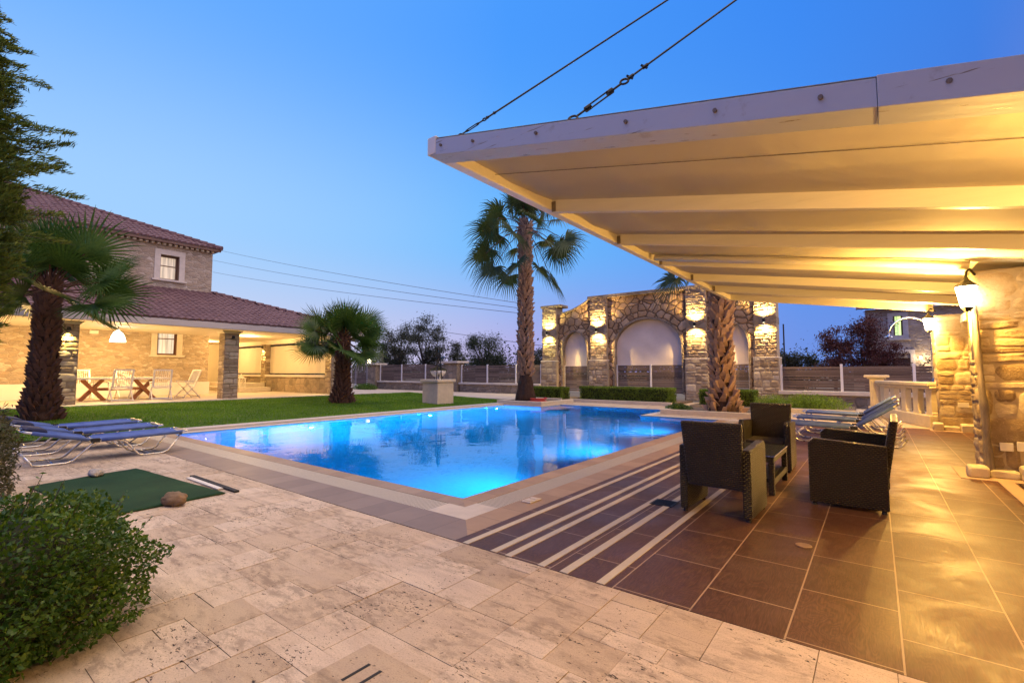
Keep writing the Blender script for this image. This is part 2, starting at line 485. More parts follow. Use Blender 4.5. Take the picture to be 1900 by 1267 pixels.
# ================================================================== ground
X0, X1, Y0, Y1 = -12.3, -3.0, 3.3, 16.5
b = MB()
BIG = 900
b.add([(-BIG,-BIG,-.06),(BIG,-BIG,-.06),(BIG,Y0,-.06),(-BIG,Y0,-.06)], [(0,1,2,3)])
b.add([(-BIG,Y1,-.06),(BIG,Y1,-.06),(BIG,BIG,-.06),(-BIG,BIG,-.06)], [(0,1,2,3)])
b.add([(-BIG,Y0,-.06),(X0,Y0,-.06),(X0,Y1,-.06),(-BIG,Y1,-.06)], [(0,1,2,3)])
b.add([(X1,Y0,-.06),(BIG,Y0,-.06),(BIG,Y1,-.06),(X1,Y1,-.06)], [(0,1,2,3)])
struct(b.build('ground', M['ground'], fix=False))

# ---- travertine paving: every slab its own little block, in a random-sized pattern
def travertine_mat():
    t = NT('travertine'); c = t.coord()
    at = t.n('Attribute', attribute_name='slab')
    sc = t.n('SeparateColor'); t.l(at.outputs['Color'], sc.inputs[0])
    base = t.ramp(sc.outputs[0], [(0.0, (.51,.385,.25)), (.5, (.63,.49,.34)), (1.0, (.70,.56,.405))])
    veins = t.noise(t.mapped(c, (1.2, 6.5, 1)), 1.4, 6, .65, .5)
    base = t.mix(t.math('MULTIPLY', t.ramp(veins, [(.42, 0.0), (.66, 1.0)]), .35), base, (.36,.26,.20))
    # dirt patches, streaked
    d1 = t.noise(t.mapped(c, (1.0, 2.2, 1), (3, 7, 0)), 1.5, 6, .68, .8)
    d2 = t.noise(t.mapped(c, (4, 9, 1)), 2.2, 6, .72)
    dirt = t.math('MULTIPLY', t.ramp(d1, [(.44, 0.0), (.58, 1.0)]), t.ramp(d2, [(.44, 0.0), (.56, 1.0)]))
    base = t.mix(t.math('MULTIPLY', dirt, .52), base, (.15,.108,.08))
    # pits
    pn = t.noise(t.mapped(c, (30, 62, 1)), 1.0, 3, .6, 1.2)
    pz = t.ramp(t.noise(c, 1.9, 5, .65), [(.44, 0.0), (.60, 1.0)])
    pit = t.ramp(t.math('ADD', pn, t.math('MULTIPLY', pz, .09)), [(.685, 0.0), (.71, 1.0)])
    fine = t.noise(c, 120, 4, .7)
    base = t.mix(t.math('MULTIPLY', t.ramp(fine, [(.5, 0.0), (.68, 1.0)]), .55), base, (.27,.195,.145))
    base = t.mix(pit, base, (.045,.032,.026))
    h = t.math('SUBTRACT', t.math('ADD', t.math('MULTIPLY', fine, .55), t.math('MULTIPLY', veins, .25)), t.math('MULTIPLY', pit, .9))
    return t.bsdf(base, t.ramp(d1, [(.4, .62), (.6, .8)]), t.bump(h, .55, .006), 0, .3)
def slabs(name, x0, x1, y0, y1, mat, cell=.142, gap=.0024):
    nx, ny = int(math.ceil((x1-x0)/cell)), int(math.ceil((y1-y0)/cell))
    used = np.zeros((nx, ny), bool); rg = random.Random(11)
    V = []; F = []; C = []
    sizes = [(3,2)]*4 + [(2,2)]*5 + [(2,1)]*2 + [(3,3)]*2 + [(2,3)]*4 + [(1,1)] + [(4,2)]
    for j in range(ny):
        for i in range(nx):
            if used[i, j]: continue
            opts = sizes[:]; rg.shuffle(opts)
            for (w, h) in opts + [(1,1)]:
                if i+w <= nx and j+h <= ny and not used[i:i+w, j:j+h].any(): break
            else: w = h = 1
            used[i:i+w, j:j+h] = True
            xa, xb = x1-(i+w)*cell, x1-i*cell
            ya, yb = y1-(j+h)*cell, y1-j*cell
            xa, ya = max(xa, x0), max(ya, y0)
            if xb-xa < .03 or yb-ya < .03: continue
            g = gap*rg.choice((.15,.3,.5,.7,.9,1.2)); zz = rg.uniform(-.0015, .0015); tl = rg.uniform(-.0012, .0012)
            n = len(V); e = .0
            x_a, x_b, y_a, y_b = xa+g, xb-g, ya+g, yb-g
            V += [(x_a,y_a,zz),(x_b,y_a,zz+tl),(x_b,y_b,zz+tl),(x_a,y_b,zz)]
            V += [(x_a,y_a,-.02),(x_b,y_a,-.02),(x_b,y_b,-.02),(x_a,y_b,-.02)]
            F += [(n,n+1,n+2,n+3)]
            for k in range(4): F.append((n+4+k, n+4+(k+1)%4, n+(k+1)%4, n+k))
            C += [rg.random()]*5
    me = bpy.data.meshes.new(name); me.from_pydata(V, [], F); me.materials.append(mat)
    at = me.color_attributes.new('slab', 'FLOAT_COLOR', 'CORNER')
    for p, c in zip(me.polygons, C):
        for li in p.loop_indices: at.data[li].color = (c, c, c, 1)
    o = bpy.data.objects.new(name, me); COL.objects.link(o)
    return o
M['travertine'] = travertine_mat()
struct(slabs('paving', -12.9, 4.0, -6.0, 2.71, M['travertine']))
b = MB(); b.box(-12.9, 4.0, -6.0, 2.71, -.05, -.012); struct(b.build('paving_bed', m_plain('joint grit', (.05,.035,.025), .95, .3, 20, .5)))

# ---- brown wood-look tile patio
def tile_mat():
    t = NT('wood look floor tile'); c = t.coord()
    s = t.n('SeparateXYZ'); t.l(c, s.inputs[0])
    cmb = t.n('CombineXYZ'); t.l(t.math('ADD', s.outputs[1], -.1+.66*20), cmb.inputs[0]); t.l(t.math('ADD', s.outputs[0], -.05+.455*40), cmb.inputs[1])
    br = t.n('TexBrick', offset=.5, offset_frequency=2, squash=1.0); t.l(cmb.outputs[0], br.inputs['Vector'])
    br.inputs['Scale'].default_value = 1; br.inputs['Mortar Size'].default_value = .0045; br.inputs['Mortar Smooth'].default_value = .1
    br.inputs['Brick Width'].default_value = .66; br.inputs['Row Height'].default_value = .455
    br.inputs['Color1'].default_value = (0,0,0,1); br.inputs['Color2'].default_value = (1,1,1,1); br.inputs['Mortar'].default_value = (.5,.5,.5,1)
    rnd = t.n('SeparateColor'); t.l(br.outputs['Color'], rnd.inputs[0])
    # wood figure, shifted tile by tile
    sh = t.n('CombineXYZ'); t.l(t.math('MULTIPLY', rnd.outputs[0], 37.0), sh.inputs[2])
    va = t.n('VectorMath', operation='ADD'); t.l(t.mapped(c, (5.5, 1.6, 1)), va.inputs[0]); t.l(sh.outputs[0], va.inputs[1])
    fig = t.noise(va.outputs[0], 1.1, 3, .5, .8)
    rings = t.math('FRACT', t.math('MULTIPLY', fig, 21.0))
    line = t.ramp(rings, [(.0, .0), (.35, .75), (.6, 1.0), (.92, .3), (1.0, 0.0)])
    grain = t.noise(t.mapped(c, (140, 9, 1)), 1.0, 4, .6)
    m = t.math('ADD', t.math('MULTIPLY', line, .30), t.math('MULTIPLY', grain, .80))
    col = t.ramp(m, [(.2, (.050,.022,.013)), (.55, (.095,.045,.027)), (.9, (.155,.080,.050))])
    tone = t.ramp(rnd.outputs[0], [(0, (.86,.84,.86)), (1, (1.12,1.08,1.05))])
    col = t.mix(1.0, col, tone, 'MULTIPLY')
    # water marks and dust
    w = t.noise(c, 1.7, 5, .6, .7)
    col = t.mix(t.math('MULTIPLY', t.ramp(w, [(.53, 0.0), (.66, 1.0)]), .22), col, (.17,.11,.075))
    col = t.mix(br.outputs['Fac'], col, (.36,.25,.155))
    rough = t.math('ADD', t.ramp(w, [(.38, .38), (.62, .55)]), t.math('MULTIPLY', line, .05))
    h = t.math('SUBTRACT', t.math('MULTIPLY', m, .22), t.math('MULTIPLY', br.outputs['Fac'], .8))
    h = t.math('ADD', h, t.math('MULTIPLY', t.noise(c, 3.5, 3), .22))
    return t.bsdf(col, rough, t.bump(h, .30, .006), 0, .30)
M['tile'] = tile_mat()
b = MB(); b.prism([(-2.638,2.714),(1.9,2.714),(1.9,14.5),(-2.638,14.5)], -.055, 0.0)
struct(b.build('patio_tiles', M['tile']))
cream = m_plain('cream inlay', (.56,.47,.33), .55, .10, 5, .15)
b = MB()
for xa, xb in ((-2.555,-2.50),(-2.28,-2.225),(-2.145,-2.09),(-1.865,-1.81),(-1.69,-1.63),(-1.425,-1.37)):
    b.box(xa, xb, 2.716, 13.6, -.02, .004)
struct(b.build('patio_inlay_strips', cream))

# ---- pool coping, grating and outer band
def band_mat(name, c1, c2, along):
    t = NT(name); c = t.coord()
    s = t.n('SeparateXYZ'); t.l(c, s.inputs[0])
    fr = t.math('FRACT', t.math('DIVIDE', s.outputs[along], .33))
    joint = t.math('LESS_THAN', fr, .012)
    idx = t.n('TexWhiteNoise', noise_dimensions='1D'); t.l(t.math('FLOOR', t.math('DIVIDE', s.outputs[along], .33)), idx.inputs['W'])
    n = t.noise(c, 6, 5, .6)
    col = t.ramp(t.math('ADD', t.math('MULTIPLY', n, .6), t.math('MULTIPLY', idx.outputs[0], .4)), [(.25, c1), (.75, c2)])
    col = t.mix(joint, col, (.10,.07,.05))
    return t.bsdf(col, .5, t.bump(t.math('SUBTRACT', n, joint), .3, .004), 0, .4)
def grate_mat(name, along, col):
    t = NT(name); c = t.coord()
    s = t.n('SeparateXYZ'); t.l(c, s.inputs[0])
    fr = t.math('FRACT', t.math('DIVIDE', s.outputs[along], .034))
    slot = t.math('LESS_THAN', fr, .30)
    n = t.noise(c, 8, 4)
    cc = t.mix(t.math('MULTIPLY', n, .4), col, tuple(x*.75 for x in col))
    cc = t.mix(slot, cc, tuple(x*.16 for x in col))
    return t.bsdf(cc, .5, t.bump(t.math('MULTIPLY', slot, -1.0), 1.0, .01), 0, .4)
bx = band_mat('tan pool border across', (.33,.205,.105), (.43,.285,.16), 1)
by = band_mat('tan pool border along', (.30,.20,.12), (.38,.265,.165), 0)
def sheet(name, poly, m, z=0.0, d=.06):
    b = MB(); b.prism(poly, z-d, z); return struct(b.build(name, m))
WX, WY = -3.43, 3.64      # the water's near right corner
sheet('pool_coping', [(-3.43,3.64),(-3.20,3.43),(-3.20,13.75),(-3.43,13.75)], bx, .002, .3)
sheet('pool_coping', [(-11.8,3.64),(-11.8,3.43),(-3.20,3.43),(-3.43,3.64)], by, .002, .3)
sheet('pool_grating', [(-3.20,3.60),(-2.92,3.60),(-2.92,13.75),(-3.20,13.75)], grate_mat('grating across', 1, (.60,.51,.38)), -.001)
sheet('pool_grating', [(-11.8,3.43),(-11.8,3.14),(-3.42,3.14),(-3.42,3.43)], grate_mat('grating along', 0, (.62,.52,.38)), -.001)
sheet('pool_corner_plate', [(-3.42,3.43),(-3.42,3.14),(-2.92,3.14),(-2.92,3.60),(-3.20,3.60),(-3.20,3.43)], M['cap_stone'], .001)
sheet('pool_border', [(-2.92,3.14),(-2.64,2.86),(-2.64,13.75),(-2.92,13.75)], bx, .0)
sheet('pool_border', [(-12.4,3.14),(-12.4,2.72),(-2.64,2.72),(-2.64,2.86),(-2.92,3.14)], band_mat('less lit pool border', (.22,.155,.115), (.29,.21,.155), 0), .0)  # same tile as the tan border, darker colour standing in for less light
# left raised curb, with a low wet ledge
sheet('pool_ledge', [(-12.02,3.14),(-11.8,3.14),(-11.8,14.9),(-12.02,14.9)], M['cap_stone'], .0, .3)
sheet('pool_curb', [(-12.42,3.14),(-12.02,3.14),(-12.02,15.2),(-12.42,15.2)], m_plain('pool curb stone', (.46,.41,.37), .75, .15, 6, .3), .045, .3)
# deck beyond the pool
dk = m_stone('far deck slabs', [(.50,.41,.31),(.44,.35,.26),(.55,.46,.35)], (.30,.23,.17), 1.6, 1, .02, .25, .01, .02)
sheet('pool_deck', [(-3.43,13.75),(1.9,14.504),(1.9,20.9),(-12.42,20.9),(-12.42,15.2),(-12.02,15.2),(-12.02,14.9),(-10.05,14.9),(-10.05,16.3),(-5.67,16.3),(-5.67,13.75)], dk, -.003, .3)
sheet('pool_deck_edge', [(-5.67,13.75),(-2.6,13.75),(-2.6,14.0),(-5.67,14.0)], M['cap_stone'], .004, .02)
sheet('pool_deck_edge', [(-5.67,14.0),(-5.42,14.0),(-5.42,16.3),(-5.67,16.3)], M['cap_stone'], .0042, .02)
sheet('pool_deck_edge', [(-10.05,16.3),(-5.42,16.3),(-5.42,16.5),(-10.05,16.5)], M['cap_stone'], .0038, .02)
# ---- pool shell and water
POOL = [(-11.8,3.64),(-3.43,3.64),(-3.43,13.75),(-5.67,13.75),(-5.67,16.3),(-10.05,16.3),(-10.05,14.9),(-11.8,14.9)]
def pool_mat():
    t = NT('blue pool mosaic'); c = t.coord()
    s = t.n('SeparateXYZ'); t.l(c, s.inputs[0])
    g = None
    for i in range(3):
        f = t.math('LESS_THAN', t.math('FRACT', t.math('DIVIDE', s.outputs[i], .05)), .06)
        g = f if g is None else t.math('MAXIMUM', g, f)
    v = t.n('TexWhiteNoise', noise_dimensions='3D')
    fl = t.n('VectorMath', operation='FLOOR'); t.l(t.mapped(c, (20,20,20)), fl.inputs[0]); t.l(fl.outputs[0], v.inputs['Vector'])
    col = t.mix(v.outputs['Value'], (.10,.40,.74), (.16,.47,.80))
    col = t.mix(t.math('MULTIPLY', g, .25), col, (.5,.6,.65))
    return t.bsdf(col, .6, None, 0, .0)
M['pool'] = pool_mat()
b = MB(); n = len(POOL); D = -1.45; q_ = .006
INS = [(-11.8+q_,3.64+q_),(-3.43-q_,3.64+q_),(-3.43-q_,13.75-q_),(-5.67-q_,13.75-q_),(-5.67-q_,16.3-q_),(-10.05+q_,16.3-q_),(-10.05+q_,14.9-q_),(-11.8+q_,14.9-q_)]
vs = [(x,y,-.012) for x,y in INS] + [(x,y,D) for x,y in INS]
b.add(vs, [(i,(i+1)%n,n+(i+1)%n,n+i) for i in range(n)] + [tuple(range(n,2*n))])
struct(b.build('pool_shell', M['pool'], fix=False))
t = NT('pool water'); c = t.coord()
rp = t.noise(t.mapped(c, (1, 1, 1)), 1.1, 2, .5); rp2 = t.noise(c, 5.0, 2, .5)
nb = t.bump(t.math('ADD', rp, t.math('MULTIPLY', rp2, .10)), .035, .25)
fr = t.n('Fresnel'); fr.inputs['IOR'].default_value = 1.33; t.l(nb, fr.inputs['Normal'])
tr = t.n('BsdfRefraction'); tr.inputs['Color'].default_value = (.006, .57, 1.0, 1); tr.inputs['IOR'].default_value = 1.33; tr.inputs['Roughness'].default_value = 0.0; t.l(nb, tr.inputs['Normal'])
gl = t.n('BsdfGlossy'); gl.inputs['Roughness'].default_value = .012; t.l(nb, gl.inputs['Normal'])
mx = t.n('MixShader'); t.l(fr.outputs[0], mx.inputs[0]); t.l(tr.outputs[0], mx.inputs[1]); t.l(gl.outputs[0], mx.inputs[2]); t.l(mx.outputs[0], t.out.inputs[0])
b = MB(); b.add([(x,y,-.022) for x,y in POOL], [tuple(range(n))])
struct(b.build('water', t.m, fix=False))
# dolphin outline in the floor mosaic
b = MB()
def arc(cx, cy, r, a0, a1, sx=1.0, n=18): return [(cx+sx*r*math.cos(R(a0+(a1-a0)*i/n)), cy+r*math.sin(R(a0+(a1-a0)*i/n)), D+.004) for i in range(n+1)]
for ar in (arc(-10.2,6.2,1.7,10,150,1.3), arc(-10.2,6.0,1.3,15,140,1.5), arc(-8.9,8.3,1.5,-60,80,.8), arc(-8.2,8.2,1.5,100,210,.9)):
    b.tube(ar, .018, 5)
struct(b.build('pool_floor_mosaic_lines', m_plain('mosaic line tile', (.13,.36,.58), .6)))
pl = []
for yy in (6.44, 10.42, 13.75):
    o = thing('pool_lamp', (-11.78, yy, -.42), 'round underwater lamp glowing in the lawn side wall of the pool', 'pool lamp', 'underwater lamps along the lawn side of the pool')
    b = MB(); b.tube([(-11.799,yy,-.42),(-11.77,yy,-.42)], .10, 16); b.build('rim', M['plastic_white'], o)
    b = MB(); b.tube([(-11.769,yy,-.42),(-11.755,yy,-.42)], .065, 16); b.build('lens', M['glow_pool'], o)
    point('pool_light', (-11.25, yy, -.52), 460, (.72,.90,1.0), .035, o)
    pl.append(o)
pl[0]['label'] = 'underwater pool lamp nearest the house, below the mirrored stone columns'
pl[1]['label'] = 'underwater pool lamp just in front of the planter pedestal'
pl[2]['label'] = 'underwater pool lamp farthest off, at the corner by the tall palm'
for yy in (5.4, 8.6, 11.8):
    spot('pool_light', (-3.50, yy, -.60), (-8.5, yy, -.50), 560, 125, (.72,.90,1.0), 1.0, .08)

# ================================================================== lawn
def lawn_z(x, y): return .035 + .0290 * max(0, -12.42 - x)
nx, ny = 26, 30
xs = np.linspace(-19.45, -12.42, nx); ys = np.linspace(-3, 16.6, ny)
V = [(x, y, lawn_z(x, y)) for y in ys for x in xs]
F = [(j*nx+i, j*nx+i+1, (j+1)*nx+i+1, (j+1)*nx+i) for j in range(ny-1) for i in range(nx-1)]
b = MB(); b.add(V, F)
struct(b.build('lawn', m_plain('turf soil', (.05,.10,.012), .95, .35, 1.3, .6), fix=False))
n = 130000
gx = rng.uniform(-19.4, -12.45, n); gy = rng.uniform(0.5, 16.5, n)
gz = .035 + .0290*(-12.42-gx)
h = rng.uniform(.022, .05, n); an = rng.uniform(0, 2*PI, n); ln = rng.normal(0, .016, (n, 2)); w = .006
V = np.empty((n, 3, 3), np.float32)
V[:,0] = np.stack([gx - w*np.cos(an), gy - w*np.sin(an), gz], 1)
V[:,1] = np.stack([gx + w*np.cos(an), gy + w*np.sin(an), gz], 1)
V[:,2] = np.stack([gx + ln[:,0], gy + ln[:,1], gz + h], 1)
o = np_mesh('grass', V.reshape(-1,3), np.arange(3*n).reshape(-1,3), M['grass'])
tag(o, 'short mown green grass between the pool and the stone house', 'grass', kind='stuff')
sheet('path', [(-19.45,16.6),(-12.42,16.6),(-12.42,20.9),(-32,20.9),(-32,14.46),(-19.45,14.46)], m_plain('path paving', (.40,.34,.28), .8, .15, 3, .3), .10, .16)

# ================================================================== building helpers
def wall_holes(b, axis, t0, t1, a0, a1, z0, z1, holes):
    """wall slab; axis 'x' = thin along x, running along y (a); holes (a,a,z,z)"""
    As = sorted({a0, a1, *[h[0] for h in holes], *[h[1] for h in holes]})
    for i in range(len(As)-1):
        p, q = As[i], As[i+1]; m = (p+q)/2
        hs = sorted([(h[2], h[3]) for h in holes if h[0] <= m <= h[1]])
        zc = z0
        spans = []
        for (za, zb) in hs:
            if za > zc: spans.append((zc, za))
            zc = zb
        if zc < z1: spans.append((zc, z1))
        for (za, zb) in spans:
            if axis == 'x': b.box(t0, t1, p, q, za, zb)
            else: b.box(p, q, t0, t1, za, zb)

def window_x(parent, x, ya, yb, za, zb, pane, deep=.22, bars=(1, 1), surround=True):
    """window in a wall whose outer face is at x, seen from +x"""
    b = MB(); f = .07; xi = x - deep
    b.box(xi-.05, xi, ya, ya+f, za, zb); b.box(xi-.05, xi, yb-f, yb, za, zb)
    b.box(xi-.05, xi, ya+f, yb-f, za, za+f); b.box(xi-.05, xi, ya+f, yb-f, zb-f, zb)
    zm = za + (zb-za)*.58
    b.box(xi-.045, xi-.005, ya+f, yb-f, zm-.02, zm+.02)
    # reveals in wood
    b.box(xi, x-.02, yb-.02, yb-.001, za, zb); b.box(xi, x-.02, ya+.001, ya+.02, za, zb)
    w = b.build('window', M['brown_wood'], parent)
    b = MB(); b.box(xi-.042, xi-.034, ya+f, yb-f, za+f, zb-f); b.build('pane', pane, w)
    if surround:
        b = MB(); s = .22; p = .035
        b.box(x+.002, x+p, ya-s, ya, za, zb); b.box(x+.002, x+p, yb, yb+s, za, zb)
        b.box(x+.002, x+p, ya-s, yb+s, zb, zb+s*1.05)
        b.build('surround', M['cap_stone'], w, bevel=.006)
        b = MB(); b.box(x-deep+.004, x+.10, ya-s-.08, yb+s+.08, za-.09, za-.002); b.build('sill', M['cap_stone'], w, bevel=.008)
    return w

def tiled_roof(name, o, U, V, ulen, vlen, clip0, clip1, parent, tile=.235, course=.36, amp=.05):
    """barrel tiled slope. o eave start, U along the eave, V up the slope (unit, 3D); clip0/clip1: shortening per metre up the slope at either end"""
    o = Vector(o); U = Vector(U); V = Vector(V); Nn = U.cross(V).normalized()
    if Nn.z < 0: Nn = -Nn
    ncol = int(ulen/tile); sub = 8; nc = int(vlen/course)+1
    verts = []; faces = []
    rg = random.Random(3)
    jit = [[rg.uniform(-.012, .012) for _ in range(ncol+1)] for _ in range(nc)]
    for k in range(nc):
        va, vb = k*course, min((k+1)*course, vlen)
        for ci in range(ncol):
            ua, ub = ci*tile, (ci+1)*tile; um = (ua+ub)/2
            if um < clip0*va or um > ulen - clip1*va: continue
            j = jit[k][ci]
            n0 = len(verts)
            for s in range(sub+1):
                ph = s/sub
                hh = amp*(math.sin(PI*ph)**.7 if 0 < ph < 1 else 0)
                u = ua + ph*tile
                for (v, lift) in ((va+j, .030+j*.3), (vb+j+.02, .006)):
                    verts.append(o + U*u + V*v + Nn*(hh+lift))
                verts.append(o + U*u + V*(va+j) + Nn*(hh*.55+lift-.028))
            for s in range(sub):
                a = n0 + s*3; c = a + 3
                faces.append((a, c, c+1, a+1)); faces.append((a, a+2, c+2, c))
    ob = MB(); ob.add(verts, faces)
    return ob.build(name, M['rooftile'], parent, fix=False)

def hip_cap(name, a, b_, parent, r=.11, step=.36):
    a = Vector(a); b_ = Vector(b_); L = (b_-a).length; d = (b_-a)/L; mb = MB(); k = 0
    while k*step < L:
        p = a + d*(k*step); q = a + d*min(L, (k+1)*step+.05)
        mb.tube([p + Vector((0,0,.02)), q], [r*1.08, r*.9], 8); k += 1
    return mb.build(name, M['rooftile'], parent, smooth=False)


def rubble(name, parent, mat, faces, row=(.07,.20), wid=(.14,.42), depth=(.012,.035), seed=1, gap=.012, irr=.08):
    """masonry facing: real rounded stones of random size laid in rough courses.
    faces: list of (origin, U, N, width, height), stones rise along z"""
    rg = random.Random(seed); V = []; F = []; C = []
    n = 8
    for (o, U, Nn, w, h) in faces:
        o = Vector(o); U = Vector(U); Nn = Vector(Nn); Z = Vector((0,0,1))
        cells = []
        z = 0
        while z < h-.02:
            rh = rg.uniform(*row)
            if z + rh > h - row[0]*.7: rh = h - z
            x = 0
            while x < w-.01:
                rw = rg.uniform(*wid)*(1.0 if rh > .1 else 1.25)
                if x + rw > w - wid[0]*.6: rw = w - x
                if rh > .15 and rg.random() < .35:      # two thin stones in place of a tall one
                    k = rg.uniform(.35,.65)
                    cells += [(x, z, rw, rh*k), (x, z+rh*k, rw, rh*(1-k))]
                else: cells.append((x, z, rw, rh))
                x += rw
            z += rh
        for (x, z, rw, rh) in cells:
            g = gap*rg.uniform(.5, 1.5); d = rg.uniform(*depth); tone = rg.random(); pw = rg.uniform(2.6, 9)
            cx, cz = x+rw/2, z+rh/2; a, b_ = max(.01, rw/2-g), max(.008, rh/2-g*.8)
            rot = rg.uniform(-.07,.07); sx_, sz_ = rg.uniform(-.25,.25), rg.uniform(-.25,.25)
            base = len(V); off = Vector((rg.random()*50, rg.random()*50, 0))
            for j in range(n+1):
                for i in range(n+1):
                    s_, t_ = 2*i/n-1, 2*j/n-1
                    m = max(abs(s_), abs(t_))
                    L = (abs(s_)**pw + abs(t_)**pw)**(1/pw) if m > 0 else 1
                    k = m/L if m > 0 else 1
                    px, pz = s_*k, t_*k
                    px *= 1+irr*mnoise.noise(off+Vector((pz*1.5, 0, 3))); pz *= 1+irr*1.4*mnoise.noise(off+Vector((0, px*1.8, 7)))
                    lx, lz = px*a, pz*b_
                    lx, lz = lx - rot*lz, lz + rot*lx
                    e = 1 - m**9
                    dd_ = d*(e*(1+.35*(s_*sx_+t_*sz_)) + .45*e*mnoise.noise(off+Vector((lx*9, lz*14, 0))) + .40*e*mnoise.noise(off+Vector((lx*30, lz*40, 0)))) - .002
                    V.append(o + U*(cx+lx) + Z*(cz+lz) + Nn*dd_)
            for j in range(n):
                for i in range(n):
                    F.append((base+j*(n+1)+i, base+j*(n+1)+i+1, base+(j+1)*(n+1)+i+1, base+(j+1)*(n+1)+i)); C.append(tone)
    off = origin_of(parent)
    me = bpy.data.meshes.new(name); me.from_pydata([tuple(v-off) for v in V], [], F); me.materials.append(mat)
    at = me.color_attributes.new('slab', 'FLOAT_COLOR', 'CORNER')
    for p, c in zip(me.polygons, C):
        p.use_smooth = True
        for li in p.loop_indices: at.data[li].color = (c, c, c, 1)
    ob = bpy.data.objects.new(name, me); COL.objects.link(ob); ob.parent = parent
    return ob
def m_lump(name, cols, bump=.5):
    t = NT(name); c = t.coord()
    at = t.n('Attribute', attribute_name='slab'); sc = t.n('SeparateColor'); t.l(at.outputs['Color'], sc.inputs[0])
    base = t.ramp(sc.outputs[0], [((i+.5)/len(cols), k) for i, k in enumerate(cols)])
    n1 = t.noise(c, 9, 6, .65); n2 = t.noise(c, 42, 4, .65)
    base = t.mix(t.math('MULTIPLY', t.ramp(n1, [(.38, 0.0), (.66, 1.0)]), .55), base, t.mix(1.0, base, (.62,.55,.45), 'MULTIPLY'))
    base = t.mix(t.math('MULTIPLY', t.ramp(n2, [(.55, 0.0), (.75, 1.0)]), .4), base, tuple(min(1, x*1.35) for x in cols[1]))
    return t.bsdf(base, .88, t.bump(t.math('ADD', t.math('MULTIPLY', n1, .6), t.math('MULTIPLY', n2, .5)), bump, .025), 0, .2)
M['lump_gold'] = m_lump('rubble stones warm', [(.28,.205,.125),(.48,.385,.26),(.35,.265,.165),(.60,.52,.385),(.42,.33,.215)], .8)
M['lump_tan'] = m_lump('rubble stones tan', [(.28,.21,.14),(.42,.335,.23),(.34,.265,.18),(.50,.42,.31)])
M['mortar'] = m_plain('lime mortar', (.36,.285,.19), .95, .15, 14, .6)
M['mortar_dark'] = m_plain('brown mortar', (.24,.18,.12), .95, .2, 14, .6)

# ================================================================== the stone house with its porch (left)
H = thing('stone_house', (-25, 5, .2), 'two-storey rubble stone house with lit tiled porch behind the lawn', 'house')
FZ = .27                                   # porch floor
b = MB()
wall_holes(b, 'x', -25.5, -25, -6, 9.05, .85, 7.12, [(7.0, 7.74, 2.05, 3.30), (6.98, 7.70, 5.42, 6.52)])
b.box(-37, -25.5, 8.65, 9.05, .2, 7.12)
b.build('wall', M['stone_house'], H)
b = MB(); b.box(-25.55, -24.92, -6, 9.10, .2, .85); b.build('plinth', M['white_plaster'], H)
window_x(H, -25, 6.98, 7.70, 5.42, 6.52, M['pane_up'])
window_x(H, -25, 7.0, 7.74, 2.05, 3.30, M['pane_porch'], .12)
sl = math.hypot(1, .42)
tiled_roof('roof', (-24.62, -6, 7.12), (0,1,0), (-1/sl,0,.42/sl), 15.3, 8.0*sl, 0, 1/sl, H)
hip_cap('hip_ridge', (-24.62, 9.3, 7.16), (-32.6, 1.3, 10.5), H)
b = MB(); b.box(-25.45, -24.7, -6, 9.25, 7.03, 7.115); b.box(-33, -25.46, -6, 8.64, 7.03, 7.1); b.box(-24.72, -24.66, -6, 9.28, 7.0, 7.135); b.build('eave_board', M['brown_wood'], H)
for k in range(70):
    b = MB(); b.box(-24.998, -24.80, -5.9+k*.215, -5.79+k*.215, 6.93, 7.028); b.build('eave_dentil', M['render_wall'], H)
# porch roof : slope + hip, gutter, ceiling, floor
P0 = 14.45; pr = (5.0-3.17)/5.4; psl = math.hypot(1, pr)
tiled_roof('porch_roof', (-19.55, -6, 3.17), (0,1,0), (-1/psl,0,pr/psl), P0+6, 5.45*psl, 0, 1/psl, H, tile=.225)
hip_cap('hip_ridge', (-19.6, P0-.05, 3.2), (-25.0, 9.05, 5.04), H)
tiled_roof('porch_roof', (-37, P0, 3.17), (1,0,0), (0,-1/psl,pr/psl), 17.4, 5.4*psl, 0, 1/psl, H, tile=.225)
b = MB(); b.box(-19.75, -19.56, -6, P0-.1, 2.92, 3.16); b.box(-37, -19.75, P0-.29, P0-.1, 2.92, 3.16); b.build('gutter', M['fascia'], H, bevel=.02)
b = MB(); b.box(-37, -19.752, -6, P0-.295, 3.0, 3.10); b.build('porch_ceiling', M['render_wall'], H)
b = MB(); b.box(-37, -19.5, -6, P0, -.05, FZ); b.build('porch_floor', M['cap_stone'], H)
